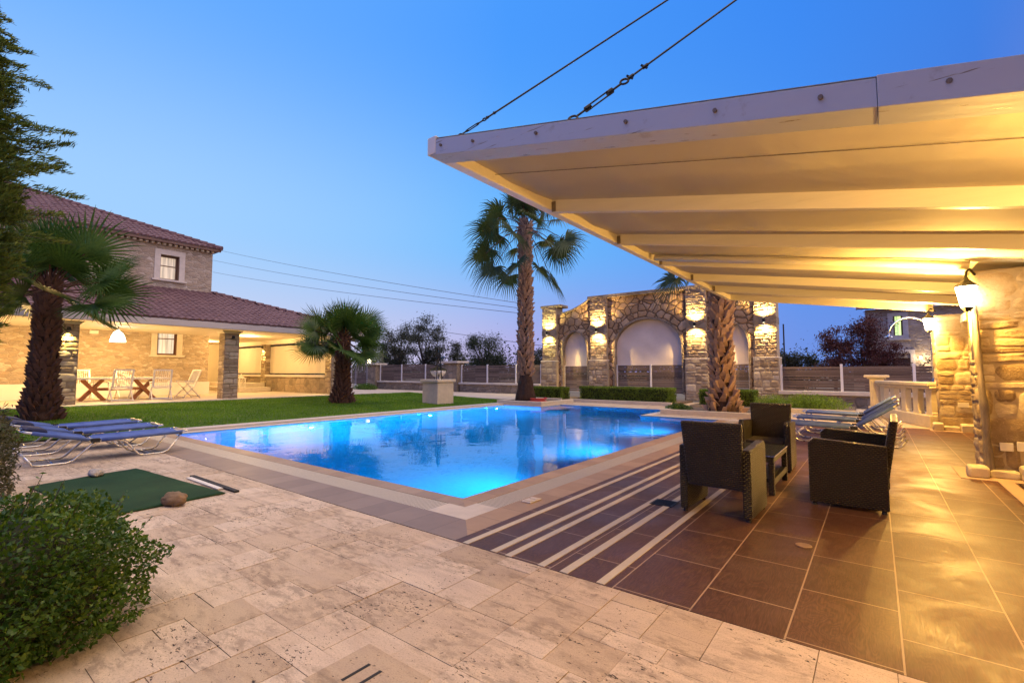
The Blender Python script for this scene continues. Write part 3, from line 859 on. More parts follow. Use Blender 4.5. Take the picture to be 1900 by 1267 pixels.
def column(x, y, z0, w=.46, lit=False, dirn='x', en=45):
    b = MB(); b.box(x-w/2, x+w/2, y-w/2, y+w/2, z0, 2.80)
    c = b.build('column', M['mortar_dark'], H, bevel=.01)
    q = w/2
    rubble('stone_facing', c, M['lump_tan'], [((x+q,y-q,z0),(0,1,0),(1,0,0),w,2.80-z0),((x-q,y-q,z0),(1,0,0),(0,-1,0),w,2.80-z0)], (.08,.30), (.16,.5), (.015,.04), int(abs(x*7+y*3)))
    b = MB(); e = .13; h = w/2
    b.hexa([(x-h-.002,y-h-.002,2.80),(x+h+.002,y-h-.002,2.80),(x+h+.002,y+h+.002,2.80),(x-h-.002,y+h+.002,2.80)],
           [(x-h,y-h-e,2.92),(x+h,y-h-e,2.92),(x+h,y+h+e,2.92),(x-h,y+h+e,2.92)])
    b.build('capital', M['render_wall'], c)
    dx, dy = (1, 0) if dirn == 'x' else (0, -1)
    p = Vector((x+dx*(h+.10), y+dy*(h+.10), 2.60))
    b = MB(); b.lathe([(.02,.11),(.05,.10),(.065,.0),(.06,.0)], tuple(p), 10)
    b.bar(p+Vector((0,0,.06)), p+Vector((-dx*.10, -dy*.10, .06)), .03, .03)
    l = b.build('lamp', M['iron'], c)
    if lit:
        b = MB(); b.lathe([(.001,.012),(.05,.010)], tuple(p), 10); b.build('lens', M['dish_lens'], c)
        spot('lamp_light', p + Vector((dx*.02, dy*.02, -.03)), (x+dx*(h-.02), y+dy*(h-.02), .9), en, 95, (1.0,.72,.22), .9, .04, c)
    return c
column(-20.265, 3.28, .2, .53, True, 'x', 160)
column(-20.265, 8.05, .2, .53, False, 'x')
column(-20.265, 12.62, .2, .53, True, 'y', 120)
column(-26.66, 12.62, .2, .53, True, 'y', 120)
# blinds and dwarf walls along the far side of the porch
for (xa, xb) in ((-26.39, -20.54), (-32.4, -26.93)):
    b = MB(); b.box(xa, xb, 12.40, 12.84, .2, 1.04); dw = b.build('dwarf_wall', M['stone_low'], H)
    b = MB(); b.box(xa-.001+.002, xb-.001, 12.32, 12.92, 1.042, 1.16); b.build('coping', M['cap_stone'], dw, bevel=.01)
    b = MB(); nn = 40
    vs = []; fs = []
    for i in range(nn+1):
        x = xa+.05+(xb-xa-.1)*i/nn; y = 12.58 + .012*math.sin(i*1.3)
        vs += [(x, y, 1.22), (x, y, 2.68)]
    fs = [(2*i, 2*i+2, 2*i+3, 2*i+1) for i in range(nn)]
    b.add(vs, fs); bl = b.build('roller_blind', M['blind'], H)
    b = MB(); b.tube([(xa+.04,12.58,1.215),(xb-.04,12.58,1.215)], .022, 6); b.build('bottom_bar', M['rubber'], bl)
    b = MB(); b.tube([(xa+.04,12.6,2.71),(xb-.04,12.6,2.71)], .045, 8); b.build('roller', M['steel_wire'], bl)
b = MB(); b.box(-37, -20.0, 12.36, 12.88, 2.78, 2.998); b.build('lintel_beam', M['render_wall'], H)
b = MB(); b.box(-31, -25.6, 10.7, 12.30, FZ+.001, .50); b.box(-31, -26.3, 11.2, 12.30, .502, .72); b.build('steps', M['cap_stone'], H, bevel=.02)
b = MB(); b.box(-32.7, -32.45, 9.06, 12.35, .28, 2.995); b.build('end_wall', M['render_wall'], H)
# electric box beside the pendant
b = MB(); b.box(-24.995, -24.93, 4.72, 5.0, 2.84, 2.98); b.build('wall_box', M['plastic_white'], H, bevel=.01)

# pendant lamps under the porch ceiling
def pendant(x, y, z, label, en):
    o = thing('pendant_lamp', (x, y, z), label, 'pendant lamp', 'pendant lamps under the porch ceiling')
    b = MB(); b.lathe([(.24,0),(.235,.05),(.19,.22),(.12,.36),(.05,.42),(.02,.46)], (x,y,z), 20, cap=False); b.build('lamp_shade', M['glow_pend'], o, smooth=True, fix=False)
    b = MB(); b.tube([(x,y,z+.44),(x,y,2.998)], .012, 6); b.build('cord', M['rubber'], o)
    point('pendant_light', (x, y, z-.06), en, (1.0,.60,.20), .12, o)
pendant(-22.4, 5.05, 2.42, 'bright bell-shaped pendant lamp hanging over the white dining table', 350)
pendant(-22.4, .6, 2.42, 'bell-shaped pendant lamp at the left end of the porch, behind the cypress', 330)
pendant(-22.6, 10.3, 2.52, 'bell-shaped pendant lamp in front of the wide roller blind', 170) if False else None
point('porch_light', (-23.6, 10.2, 2.85), 210, (1.0,.60,.22), .15, H)
point('porch_light', (-29.5, 10.6, 2.85), 230, (1.0,.60,.22), .15, H)

# dining table with crossed wooden trestles
T = thing('dining_table', (-22.2, 5.3, FZ), 'long white dining table on crossed wooden trestles under the porch lamp', 'table')
b = MB(); b.box(-22.75, -21.75, 3.72, 6.55, FZ+.76, FZ+.83); b.build('tabletop', M['white_paint'], T, bevel=.012)
for y in (4.35, 5.85):
    b = MB()
    b.bar((-22.25, y-.32, FZ+.001), (-22.25, y+.30, FZ+.755), .12, .12); b.build('leg', M['orange_wood'], T)
    b = MB(); b.bar((-22.12, y+.34, FZ+.001), (-22.12, y-.30, FZ+.755), .12, .12); b.build('leg', M['orange_wood'], T)
b = MB(); b.box(-22.24, -22.16, 4.3, 5.9, FZ+.36, FZ+.46); b.build('stretcher', M['orange_wood'], T)

def slat_chair(label):
    """folding garden armchair, faces +x, origin on the floor"""
    o = thing('garden_chair', (0,0,0), label, 'chair', 'white slatted chairs around the porch table')
    w = .27
    b = MB()
    for k in range(9):
        y = -w+.035 + k*(2*w-.07)/8
        b.bar((-.20, y, .50), (-.42, y, 1.08), .034, .014, (0,1,0))
    b.build('back_slats', M['white_paint'], o)
    b = MB()
    for y in (-w, w): b.bar((-.17, y, .44), (-.44, y, 1.12), .032, .045, (0,1,0))
    b.bar((-.435, -w, 1.10), (-.435, w, 1.10), .03, .05); b.bar((-.20, -w, .50), (-.20, w, .50), .03, .04)
    b.build('back_frame', M['white_paint'], o)
    b = MB()
    for k in range(7): b.bar((-.20+k*.075, -w, .43+k*.004), (-.20+k*.075, w, .43+k*.004), .055, .016)
    b.build('seat', M['white_paint'], o)
    for y in (-w-.025, w+.025):
        b = MB(); b.bar((-.40, y, .0), (.20, y, .66), .03, .035, (0,1,0)); b.build('leg', M['white_paint'], o)
        b = MB(); b.bar((.26, y, .0), (-.22, y, .50), .03, .035, (0,1,0)); b.build('leg', M['white_paint'], o)
        b = MB(); b.bar((-.30, y, .655), (.26, y, .675), .05, .022); b.build('armrest', M['white_paint'], o, bevel=.005)
    for xx in (-.36, .22):
        b = MB(); b.bar((xx,-w,.05),(xx,w,.05), .025,.03); b.build('stretcher', M['white_paint'], o)
    return o
ch = slat_chair('white slatted chair nearest the lit column, its back to the lawn')
ch.location = (-21.35, 4.95, FZ); ch.rotation_euler = (0,0,PI)
copy_tree(ch, (-21.35, 6.15, FZ), PI-.12, label='white slatted chair second from the lit column, its back to the lawn')
copy_tree(ch, (-23.15, 4.25, FZ), .0, label='white chair behind the table at its palm end, facing the lawn')
copy_tree(ch, (-23.15, 5.6, FZ), .05, label='white chair behind the table below the hanging lamp, mostly hidden')
copy_tree(ch, (-22.2, 7.25, FZ), -PI/2+.2, label='white chair standing sideways at the far end of the table')
# white candle lantern on the steps
L = thing('candle_lantern', (-26.1, 11.0, .5), 'small white candle lantern with crossed sides standing on the porch steps', 'lantern')
b = MB()
for sx in (-.14, .14):
    for sy in (-.14, .14): b.box(-26.1+sx-.02, -26.1+sx+.02, 11.0+sy-.02, 11.0+sy+.02, .51, .96)
b.box(-26.28,-25.92,10.82,11.18,.502,.53); b.box(-26.28,-25.92,10.82,11.18,.96,.99)
for sx in (-.14, .14):
    b.bar((-26.1+sx,10.88,.54),(-26.1+sx,11.12,.95),.02,.02); b.bar((-26.1+sx,11.12,.54),(-26.1+sx,10.88,.95),.02,.02)
b.bar((-26.22,10.86,.54),(-25.98,10.86,.95),.02,.02); b.bar((-25.98,10.86,.54),(-26.22,10.86,.95),.02,.02)
b.build('frame', M['white_paint'], L)
b = MB(); b.lathe([(.19,.0),(.06,.13),(.04,.16),(.04,.20),(.001,.21)], (-26.1,11.0,.991), 8); b.build('roof', M['white_paint'], L)
b = MB(); b.lathe([(.06,.0),(.06,.2),(.001,.21)], (-26.1,11.0,.531), 10); b.build('candle', M['plastic_white'], L)

# ================================================================== arch wall with up/down lamps
AY = 21.2
A = thing('arch_wall', (-8.6, AY+.3, .1), 'tall rubble stone garden wall with three canvas-filled arches and lit pillars', 'garden wall')
def arch_fill(b, xa, xb, za, zs, zt, ztop_f, y0, y1, n=20):
    """masonry above an arched opening between pillars xa..xb; opening half-ellipse from springing zs to crown zt"""
    oa, ob = xa, xb
    cx = (oa[1]+ob[0])/2; hw = (ob[0]-oa[1])/2
    # jambs
    for (p, q) in ((oa[0], oa[1]), (ob[0], ob[1])):
        if q-p > .01:
            for i in range(6):
                u, v = p+(q-p)*i/6, p+(q-p)*(i+1)/6
                b.hexa([(u,y0,za),(v,y0,za),(v,y1,za),(u,y1,za)], [(u,y0,ztop_f(u)),(v,y0,ztop_f(v)),(v,y1,ztop_f(v)),(u,y1,ztop_f(u))])
    for i in range(n):
        t0, t1 = PI - PI*i/n, PI - PI*(i+1)/n
        u, v = cx+hw*math.cos(t0), cx+hw*math.cos(t1)
        zu, zv = zs+(zt-zs)*math.sin(t0), zs+(zt-zs)*math.sin(t1)
        b.hexa([(u,y0,zu),(v,y0,zv),(v,y1,zv),(u,y1,zu)], [(u,y0,ztop_f(u)),(v,y0,ztop_f(v)),(v,y1,ztop_f(v)),(u,y1,ztop_f(u))])
def ztop(x):
    if -11.35 <= x <= -5.65: return 4.93
    t = (-x-11.35)/(13.25-11.35) if x < -11 else (x+5.65)/(5.7-3.85)
    t = max(0, min(1, t))
    return 4.93 - .62*math.sin(t*PI/2)**.9 + .10*max(0, t-.75)*4*.25
b = MB(); y0, y1 = AY+.10, AY+.50
arch_fill(b, (-13.28,-13.06), (-11.45,-11.30), .05, 2.35, 3.45, ztop, y0, y1)
arch_fill(b, (-10.38,-10.12), (-6.72,-6.57), .05, 2.45, 3.86, ztop, y0, y1, 28)
arch_fill(b, (-5.71,-5.50), (-4.02,-3.86), .05, 2.35, 3.42, ztop, y0, y1)
b.build('arch_masonry', M['stone_arch'], A)
for (x0, x1, zt) in ((-14.18,-13.28,4.70), (-11.30,-10.38,4.93), (-6.57,-5.71,4.93), (-3.86,-3.05,4.70)):
    b = MB(); b.box(x0, x1, AY-.02, AY+.62, 1.90, zt); p = b.build('pillar', M['mortar'], A, bevel=.01)
    rubble('stone_facing', p, M['lump_tan'], [((x0,AY-.02,1.90),(1,0,0),(0,-1,0),x1-x0,3.21-1.90),((x0,AY-.02,3.51),(1,0,0),(0,-1,0),x1-x0,zt-3.51)], (.06,.20), (.16,.5), (.02,.055), int(abs(x0*9)))
    b = MB(); b.box(x0-.05, x1+.05, AY-.10, AY+.68, .05, 1.84); b.build('pillar_base', M['mortar'], p, bevel=.01); rubble('stone_facing', p, M['lump_gold'], [((x0-.05,AY-.10,.05),(1,0,0),(0,-1,0),x1-x0+.10,1.79)], (.12,.36), (.18,.5), (.012,.03), int(abs(x0*5)))
    b = MB(); b.box(x0-.06, x1+.06, AY-.12, AY+.70, 1.842, 1.898); b.build('ledge', M['cap_stone'], p, bevel=.015)
    cx = (x0+x1)/2; zl = 3.36
    b = MB(); b.box(x0-.012, x1+.012, AY-.035, AY+.62, zl-.13, zl+.13); b.build('plain_band', M['stone_low'], p)
    b = MB(); b.tube([(cx, AY-.27, zl-.10), (cx, AY-.27, zl+.10)], .05, 10); b.bar((cx,AY-.27,zl),(cx,AY-.034,zl), .05,.05)
    b.build('lamp', M['iron'], p)
    col = (1.0,.80,.25) if x0 < -14 else (1.0,.64,.22)
    e = 300 if x0 < -14 else 420
    for s in (1, -1):
        b = MB(); b.tube([(cx,AY-.27,zl+s*.101),(cx,AY-.27,zl+s*.104)], .04, 10); b.build('lens', M['dish_lens'], p)
        spot('lamp_light', (cx, AY-.30, zl+s*.10), (cx, AY-.05, zl+s*1.25), e*3.0, 136, col, .9, .015, p)
# copings along the top
b = MB()
b.box(-14.26,-12.98,AY-.07,AY+.69,4.702,4.84)
b.box(-11.42,-5.59,AY-.07,AY+.69,4.935,5.09)
b.box(-3.98,-2.97,AY-.07,AY+.69,4.702,4.84)
b.build('coping', M['stone_low'], A, bevel=.015)
b = MB()
for (xa, xb) in ((-12.98,-11.42), (-5.59,-3.98)):
    for i in range(10):
        u, v = xa+(xb-xa)*i/10, xa+(xb-xa)*(i+1)/10
        b.hexa([(u,AY+.0,ztop(u)+.003),(v,AY+.0,ztop(v)+.003),(v,AY+.6,ztop(v)+.003),(u,AY+.6,ztop(u)+.003)],
               [(u,AY+.0,ztop(u)+.08),(v,AY+.0,ztop(v)+.08),(v,AY+.6,ztop(v)+.08),(u,AY+.6,ztop(u)+.08)])
b.build('coping', M['stone_low'], A)
# brick trim round each arch
for (xa, xb, zs, zt) in ((-13.06,-11.45,2.35,3.45), (-10.12,-6.72,2.45,3.86), (-5.50,-4.02,2.35,3.42)):
    cx, hw = (xa+xb)/2, (xb-xa)/2; b = MB(); n = 28
    for i in range(n):
        t0, t1 = PI-PI*i/n, PI-PI*(i+1)/n
        P = [(cx+(hw-k)*math.cos(t), zs+(zt-zs-k)*math.sin(t)) for t, k in ((t0,-.0),(t1,-.0),(t1,.09),(t0,.09))]
        b.prism_y([P[3],P[2],P[1],P[0]], AY+.07, AY+.46)
    b.box(xa, xa+.09, AY+.07, AY+.46, .3, zs); b.box(xb-.09, xb, AY+.07, AY+.46, .3, zs)
    b.build('arch_trim', M['stone_low'], A)
    # canvas infill, slightly slack
    nx, nz = 24, 24; vs = []; fs = []
    for j in range(nz+1):
        for i in range(nx+1):
            x = xa+.05+(xb-xa-.1)*i/nx; z = 1.55+(zt+.1-1.55)*j/nz
            y = AY+.36 + .05*mnoise.noise(Vector((x*.9, z*.9, xa))) + .03*mnoise.noise(Vector((x*2+z*2, z*.7-x*.5, xa*3)))
            vs.append((x, y, z))
    fs = [(j*(nx+1)+i, j*(nx+1)+i+1, (j+1)*(nx+1)+i+1, (j+1)*(nx+1)+i) for j in range(nz) for i in range(nx)]
    keep = [q for q in fs if (lambda c: c[2] < zs or ((c[0]-cx)/(hw+.06))**2 + ((c[2]-zs)/(zt-zs+.06))**2 < 1)([sum(vs[k][m] for k in q)/4 for m in range(3)])]
    b = MB(); b.add(vs, keep); b.build('canvas_infill', M['canvas'], A, smooth=True)

# ================================================================== slatted boundary fence on dwarf walls
def wood_slat():
    t = NT('grey brown fence slats'); c = t.coord()
    s = t.n('SeparateXYZ'); t.l(c, s.inputs[0])
    row = t.n('TexWhiteNoise', noise_dimensions='2D'); cc = t.n('CombineXYZ')
    t.l(t.math('FLOOR', t.math('DIVIDE', s.outputs[2], .1)), cc.inputs[0]); t.l(t.math('FLOOR', t.math('MULTIPLY', s.outputs[0], .55)), cc.inputs[1]); t.l(cc.outputs[0], row.inputs['Vector'])
    g = t.noise(t.mapped(c, (1.2, 8, 26)), 1.4, 5, .65)
    f = t.math('ADD', t.math('MULTIPLY', row.outputs['Value'], .5), t.math('MULTIPLY', g, .5))
    return t.bsdf(t.ramp(f, [(.2, (.105,.075,.06)), (.75, (.20,.145,.115))]), .8, t.bump(g, .4, .008), 0, .25)
M['slat'] = wood_slat()
def fence(label, posts, y, zb, zt, group, post_z=None):
    o = thing('slat_fence', ((posts[0]+posts[-1])/2, y, zb), label, 'fence', group)
    rg = random.Random(int(abs(posts[0]*10)))
    for i in range(len(posts)-1):
        b = MB(); zz = zb+.03
        while zz < zt-.05:
            gap = rg.choice([.006,.006,.008,.012,.03])
            b.box(posts[i]+.045, posts[i+1]-.045, y+.01, y+.035, zz, zz+.098-gap); zz += .1
        b.build('slat_panel', M['slat'], o)
    for p in posts:
        b = MB(); b.box(p-.04, p+.04, y-.03, y+.06, zb, zt+.03); b.build('post', M['fence_white'], o, bevel=.006)
    return o
def low_wall(label, x0, x1, y, z0, z1, cop=.10):
    o = thing('dwarf_wall', ((x0+x1)/2, y, z0), label, 'wall')
    b = MB(); b.box(x0, x1, y-.16, y+.24, z0, z1); b.build('masonry', M['stone_low'], o, bevel=.01)
    b = MB(); b.box(x0-.03, x1+.03, y-.24, y+.32, z1+.002, z1+cop); b.build('coping', M['cap_stone'], o, bevel=.012)
    return o
def gate_pillar(label, x0, x1, y, z0, z1):
    o = thing('gate_pillar', ((x0+x1)/2, y, z0), label, 'pillar', 'stone pillars in the boundary wall')
    b = MB(); b.box(x0, x1, y-.3, y+.35, z0, z1); b.build('shaft', M['stone_low'], o, bevel=.015)
    b = MB(); b.box(x0-.2, x1+.2, y-.5, y+.55, z1+.002, z1+.12); b.build('cap', M['cap_stone'], o, bevel=.015)
FG = 'panels of the slatted boundary fence'
low_wall('low stone wall with pale coping behind the pedestal, left of the middle pillar', -28.15, -21.45, AY, -.05, .58)
low_wall('low stone wall with pale coping behind the tall palm', -20.15, -14.24, AY, -.05, .56)
low_wall('low stone wall with pale coping behind the right hand sun loungers', -3.0, 5.5, AY, -.05, .44, .14)
gate_pillar('stone pillar with flat pale cap beside the slatted gate', -29.15, -28.25, AY, -.05, 1.80)
gate_pillar('stone pillar with flat pale cap behind the planter pedestal', -21.42, -20.25, AY, -.05, 1.84)
fence('slatted wood fence between white posts left of the planter pedestal', [-28.1,-25.77,-23.39,-21.5], AY+.02, .68, 1.78, FG)
fence('slatted wood fence between white posts behind the tall palm', [-20.15,-18.08,-15.98,-14.28], AY+.02, .66, 1.70, FG)
fence('slatted wood fence inside the small left arch', [-13.0,-11.52], AY+.30, .30, 1.62, FG)
fence('slatted wood fence inside the wide middle arch', [-10.02,-8.32,-6.82], AY+.30, .30, 1.62, FG)
fence('slatted wood fence inside the right arch, behind the thick palm trunk', [-5.4,-4.12], AY+.30, .30, 1.62, FG)
fence('slatted wood fence behind the right hand sun loungers and balustrade', [-2.95,-1.0,1.04,3.0,5.3], AY+.02, .58, 1.56, FG)
# gate and taller screen at the left end
G = thing('slatted_gate', (-30.4, AY, .1), 'grey slatted gate between the small palm and a stone pillar', 'gate')
b = MB()
for k in range(9): b.box(-31.55, -29.35, AY, AY+.03, .45+k*.15, .56+k*.15)
b.build('slat_panel', M['slat'], G)
for x in (-31.6, -29.3):
    b = MB(); b.box(x-.05, x+.05, AY-.04, AY+.07, .0, 1.9); b.build('post', M['fence_white'], G, bevel=.006)
G2 = thing('tall_screen', (-31.6, AY+1.0, .0), 'tall grey louvred screen behind the slatted gate', 'screen')
b = MB()
for k in range(16): b.box(-33.2, -29.8, AY+1.5, AY+1.53, .3+k*.15, .41+k*.15)
b.build('slat_panel', M['slat'], G2)
for x in (-33.2, -31.7):
    b = MB(); b.box(x-.08, x+.08, AY+1.45, AY+1.58, -.05, 2.75); b.build('post', M['fence_white'], G2)
LL = thing('wall_lantern', (-29.7, AY+.6, 1.8), 'small glowing lantern above the slatted gate', 'lantern')
b = MB(); b.lathe([(.05,0),(.12,.05),(.14,.32),(.06,.40)], (-29.7,AY+.2,1.86), 8); b.build('glass', M['glow_far'], LL)
b = MB(); b.lathe([(.17,0),(.02,.12)], (-29.7,AY+.2,2.262), 8); b.box(-29.74,-29.66,AY+.16,AY+.24,.0,1.858); b.build('frame', M['iron'], LL)

# rock beds and curbs
def curb(name_label, pts, w=.16, z0=-.02, z1=.12):
    o = thing('planter_curb', (sum(p[0] for p in pts)/len(pts), sum(p[1] for p in pts)/len(pts), 0), name_label, 'curb')
    for i in range(len(pts)-1):
        (xa, ya), (xb, yb) = pts[i], pts[i+1]
        b = MB()
        if abs(xa-xb) > abs(ya-yb): b.box(min(xa,xb)-w/2, max(xa,xb)+w/2, ya-w/2, ya+w/2, z0, z1)
        else: b.box(xa-w/2+.003, xa+w/2-.003, min(ya,yb)+w/2, max(ya,yb)-w/2, z0, z1-.003)
        b.build('curb_stone', M['cap_stone'] if False else M['limestone'], o, bevel=.01)
curb('low stone curb around the tall palm at the pool corner', [(-12.3,17.7),(-12.3,15.25),(-10.3,15.25),(-10.3,17.7)], .2, -.02, .15)
curb('low stone curb in front of the small left hedge', [(-13.6,18.3),(-11.3,18.3)], .14, -.02, .12)
curb('low stone curb in front of the long middle hedge', [(-10.6,18.15),(-6.3,18.15)], .14, -.02, .13)
curb('low stone curb around the thick palm trunk', [(-5.3,17.1),(-5.3,14.75),(-2.4,14.75),(-2.4,17.1)], .2, -.02, .14)
curb('low stone curb of the flower bed by the loungers', [(-3.0,17.6),(-.6,17.6)], .15, -.02, .14)
def bed(poly, z): 
    b = MB(); b.prism(poly, z-.1, z); struct(b.build('planting_bed', M['soil']))
bed([(-12.2,15.36),(-10.4,15.36),(-10.4,17.7),(-12.2,17.7)], .09)
bed([(-5.2,14.86),(-2.5,14.86),(-2.5,17.1),(-5.2,17.1)], .09)
bed([(-13.6,18.38),(-11.3,18.38),(-11.3,21),(-13.6,21)], .07)
bed([(-10.6,18.24),(-6.3,18.24),(-6.3,21),(-10.6,21)], .07)
bed([(-5.6,17.7),(-.6,17.7),(-.6,21),(-5.6,21)], .07)

# ================================================================== house on the right : piers, wall, canopy
RH = thing('right_house', (1.5, 8, 0), 'golden lamp-lit stone pier wall of the house carrying the white canopy', 'house')
b = MB(); b.box(1.9, 2.3, -7, 9.0, 0, 8.2); b.box(1.9, 2.3, 9.0, 15.6, 0, 2.9); b.build('wall', M['stone_pier'], RH)
for (ya, yb, x0) in ((8.42, 9.0, 1.03), (14.47, 15.3, 1.11)):
    b = MB(); b.box(x0, 1.898, ya, yb, 0, 2.60); p = b.build('pier', M['mortar'], RH, bevel=.02)
    rubble('stone_facing', p, M['lump_gold'], [((x0,ya,.10),(1,0,0),(0,-1,0),1.898-x0,2.46),((x0,yb,.10),(0,-1,0),(-1,0,0),yb-ya,2.46)], (.08,.36), (.12,.50), (.008,.019), int(ya*3)+1, .007, .20)
b = MB(); b.box(1.55, 1.897, 9.0, 14.47, 2.40, 2.56); b.build('wall_plate', M['rafter'], RH)
b = MB(); b.box(1.18,1.30,8.365,8.392,.33,.43); b.build('socket_plate', M['plastic_white'], RH, bevel=.005)
b = MB(); b.box(1.33,1.50,8.362,8.390,.34,.45); b.build('socket_plate', M['plastic_white'], RH, bevel=.005)
b = MB(); b.box(1.42,1.60,14.415,14.442,.52,.62); b.build('socket_plate', M['plastic_white'], RH, bevel=.005)
# pinkish threshold border and stone footings of the piers
struct_b = MB(); struct_b.prism([(.78,8.05),(1.9,8.05),(1.9,8.42),(1.03,8.42),(1.03,9.0),(.78,9.0)], -.02, .006)
struct_b.prism([(.92,14.05),(1.9,14.05),(1.9,14.47),(1.11,14.47),(1.11,14.52),(.92,14.52)], -.02, .006)
struct(struct_b.build('pier_border', m_plain('pink border stone', (.44,.31,.22), .7, .12, 6, .2)))
sheet('door_border', [(1.10,3.0),(1.24,3.0),(1.24,8.05),(1.10,8.05)], m_plain('pink door border', (.44,.31,.22), .7, .12, 6, .2), .006, .02)
MT = MB(); MT.box(1.26, 1.88, 5.6, 7.95, .001, .022); tag(MT.build('door_mat', M['black_mat'], bevel=.004), 'dark brown mat lying on the patio at the right edge by the stone pier', 'door mat')
def block(label, x0, x1, y0, y1, z1, bev, rot=0):
    b = MB(); b.box(x0, x1, y0, y1, .007, z1)
    o = b.build('footing_stone', M['limestone'], None, bevel=bev)
    return tag(o, label, 'stone')
def footing(label, x0, x1, y0, y1, z1, seed, group='carved stones at the foot of the piers'):
    cx, cy = (x0+x1)/2, (y0+y1)/2
    me_b = bmesh.new(); bmesh.ops.create_cube(me_b, size=1)
    bmesh.ops.subdivide_edges(me_b, edges=me_b.edges, cuts=6, use_grid_fill=True)
    for v in me_b.verts:
        p = Vector((cx + v.co.x*(x1-x0), cy + v.co.y*(y1-y0), .007 + (v.co.z+.5)*(z1-.007)))
        r = Vector((v.co.x*2, v.co.y*2, v.co.z*2))
        e = sum(abs(c)**6 for c in r)
        k = .012*mnoise.noise(p*9+Vector((seed,0,0))) - .02*max(0, e-1.2)/2
        d = Vector((v.co.x, v.co.y, max(0, v.co.z)))
        v.co = p + d*k*2
    me = bpy.data.meshes.new('footing_stone'); me_b.to_mesh(me); me_b.free(); me.materials.append(M['limestone'])
    o = bpy.data.objects.new('footing_stone', me); COL.objects.link(o)
    bv = o.modifiers.new('b', 'BEVEL'); bv.width = .012; bv.limit_method = 'ANGLE'
    tag(o, label, 'stone', group)
footing('short carved stone block in front of the wooden pole', .86, 1.06, 8.16, 8.40, .145, 1)
footing('long low rounded stone along the near pier foot', 1.07, 1.33, 8.27, 8.415, .10, 2)
footing('rounded grey stone at the right edge of the near pier', 1.335, 1.60, 8.10, 8.41, .17, 3)
footing('squared stone block under the end of the balustrade', .97, 1.15, 14.15, 14.44, .17, 4)
footing('long flat stone at the foot of the far pier', 1.16, 1.42, 14.25, 14.465, .10, 5)
footing('rounded bolster stone at the foot of the far pier', 1.43, 1.78, 14.1, 14.46, .16, 6)
# the weathered pole with its white conduit
PO = thing('wooden_pole', (1.09, 8.33, 0), 'weathered crooked grey-brown wooden pole standing at the corner of the near pier', 'pole')
pts = []; rs = []
for i in range(26):
    z = 2.12*i/25
    pts.append((1.075-.022*z+.004*math.sin(z*3.1)+.003*math.sin(z*11), 8.335+.012*math.sin(z*4+1), z+.012)); rs.append(.045-.008*z+.006*math.sin(z*9)+.004*math.sin(z*23))
b = MB(); b.tube(pts, rs, 12); b.build('shaft', M['driftwood'], PO, smooth=True)
b = MB(); b.tube([(.995,8.36,1.45),(.985,8.36,2.16)], .016, 8); b.build('conduit', M['plastic_white'], PO, smooth=True)
# wall lanterns
def lantern(x, y, z, xw, label, en, s=1.0, yw=None):
    yw = y if yw is None else yw
    o = thing('wall_lantern', (x, y, z), label, 'lantern', 'lit lanterns on the piers of the right hand house')
    b = MB(); b.lathe([(.062*s,-.13*s),(.105*s,.12*s),(.105*s,.125*s)], (x,y,z), 6, cap=False)
    b.lathe([(.001,-.131*s),(.062*s,-.13*s)], (x,y,z), 6, cap=False)
    b.build('glass', M['glow_warm'], o, fix=False)
    b = MB(); b.lathe([(.125*s,.127*s),(.06*s,.19*s),(.03*s,.22*s),(.012*s,.26*s)], (x,y,z), 6)
    b.lathe([(.03*s,-.19*s),(.066*s,-.133*s)], (x,y,z), 6); b.build('frame', M['iron'], o)
    b = MB(); b.tube([(x,y,z+.24*s),(x+.01,y,z+.32*s),(x+.05,y+(yw-y)*.4,z+.36*s),(xw,yw,z+.30*s)], .014*s, 6); b.build('bracket', M['iron'], o)
    point('lantern_light', (x-.17, y-.03, z-.10), en, WARM, .035, o)
    return o
lantern(.95, 8.22, 2.25, 1.06, 'bright wall lantern at the top of the near pier under the canopy', 230, 1.0, 8.42)
lantern(1.0, 14.25, 2.38, 1.14, 'bright wall lantern on the far pier above the balustrade', 300, 1.0, 14.47)
lantern(1.72, 3.35, 2.02, 1.9, 'wall lantern by the door, just past the right edge of the view', 165)

# ---- canopy
CN = thing('canopy', (-1, 8.7, 2.6), 'big white timber canopy with fabric lining over the patio, held by cables', 'canopy')
XO, ZO = -3.30, 3.35
def slope_(y): return float(np.interp(y, [3, 5, 6.92, 8.78, 14.45], [.209, .198, .178, .170, .153]))
def rz_(x, y): return ZO - (x-XO)*slope_(y)
HB = .165
XE = 1.53
def rafter(y, w, m, name='rafter', x0=XO+.11, x1=XE, h=HB, dz=0.0, split=1):
    b = MB(); ya, yb = y-w/2, y+w/2
    for k in range(split):
        p, q = x0+(x1-x0)*k/split, x0+(x1-x0)*(k+1)/split
        b.hexa([(p,ya,rz_(p,y)+dz),(q,ya,rz_(q,y)+dz),(q,yb,rz_(q,y)+dz),(p,yb,rz_(p,y)+dz)],
               [(p,ya,rz_(p,y)+h+dz),(q,ya,rz_(q,y)+h+dz),(q,yb,rz_(q,y)+h+dz),(p,yb,rz_(p,y)+h+dz)])
    return b.build(name, m, CN, bevel=.003)
for y in (5.04, 6.96, 8.82, 10.75, 12.55):
    rafter(y, .075, M['rafter'], x1=1.02 if y == 8.82 else XE)
    b = MB(); z = rz_(XO+.13, y); b.box(XO+.112, XO+.165, y-.052, y-.039, z+.004, z+.13); b.build('joist_shoe', M['driftwood'], CN)
rafter(14.40, .09, M['rafter'], x1=1.10)
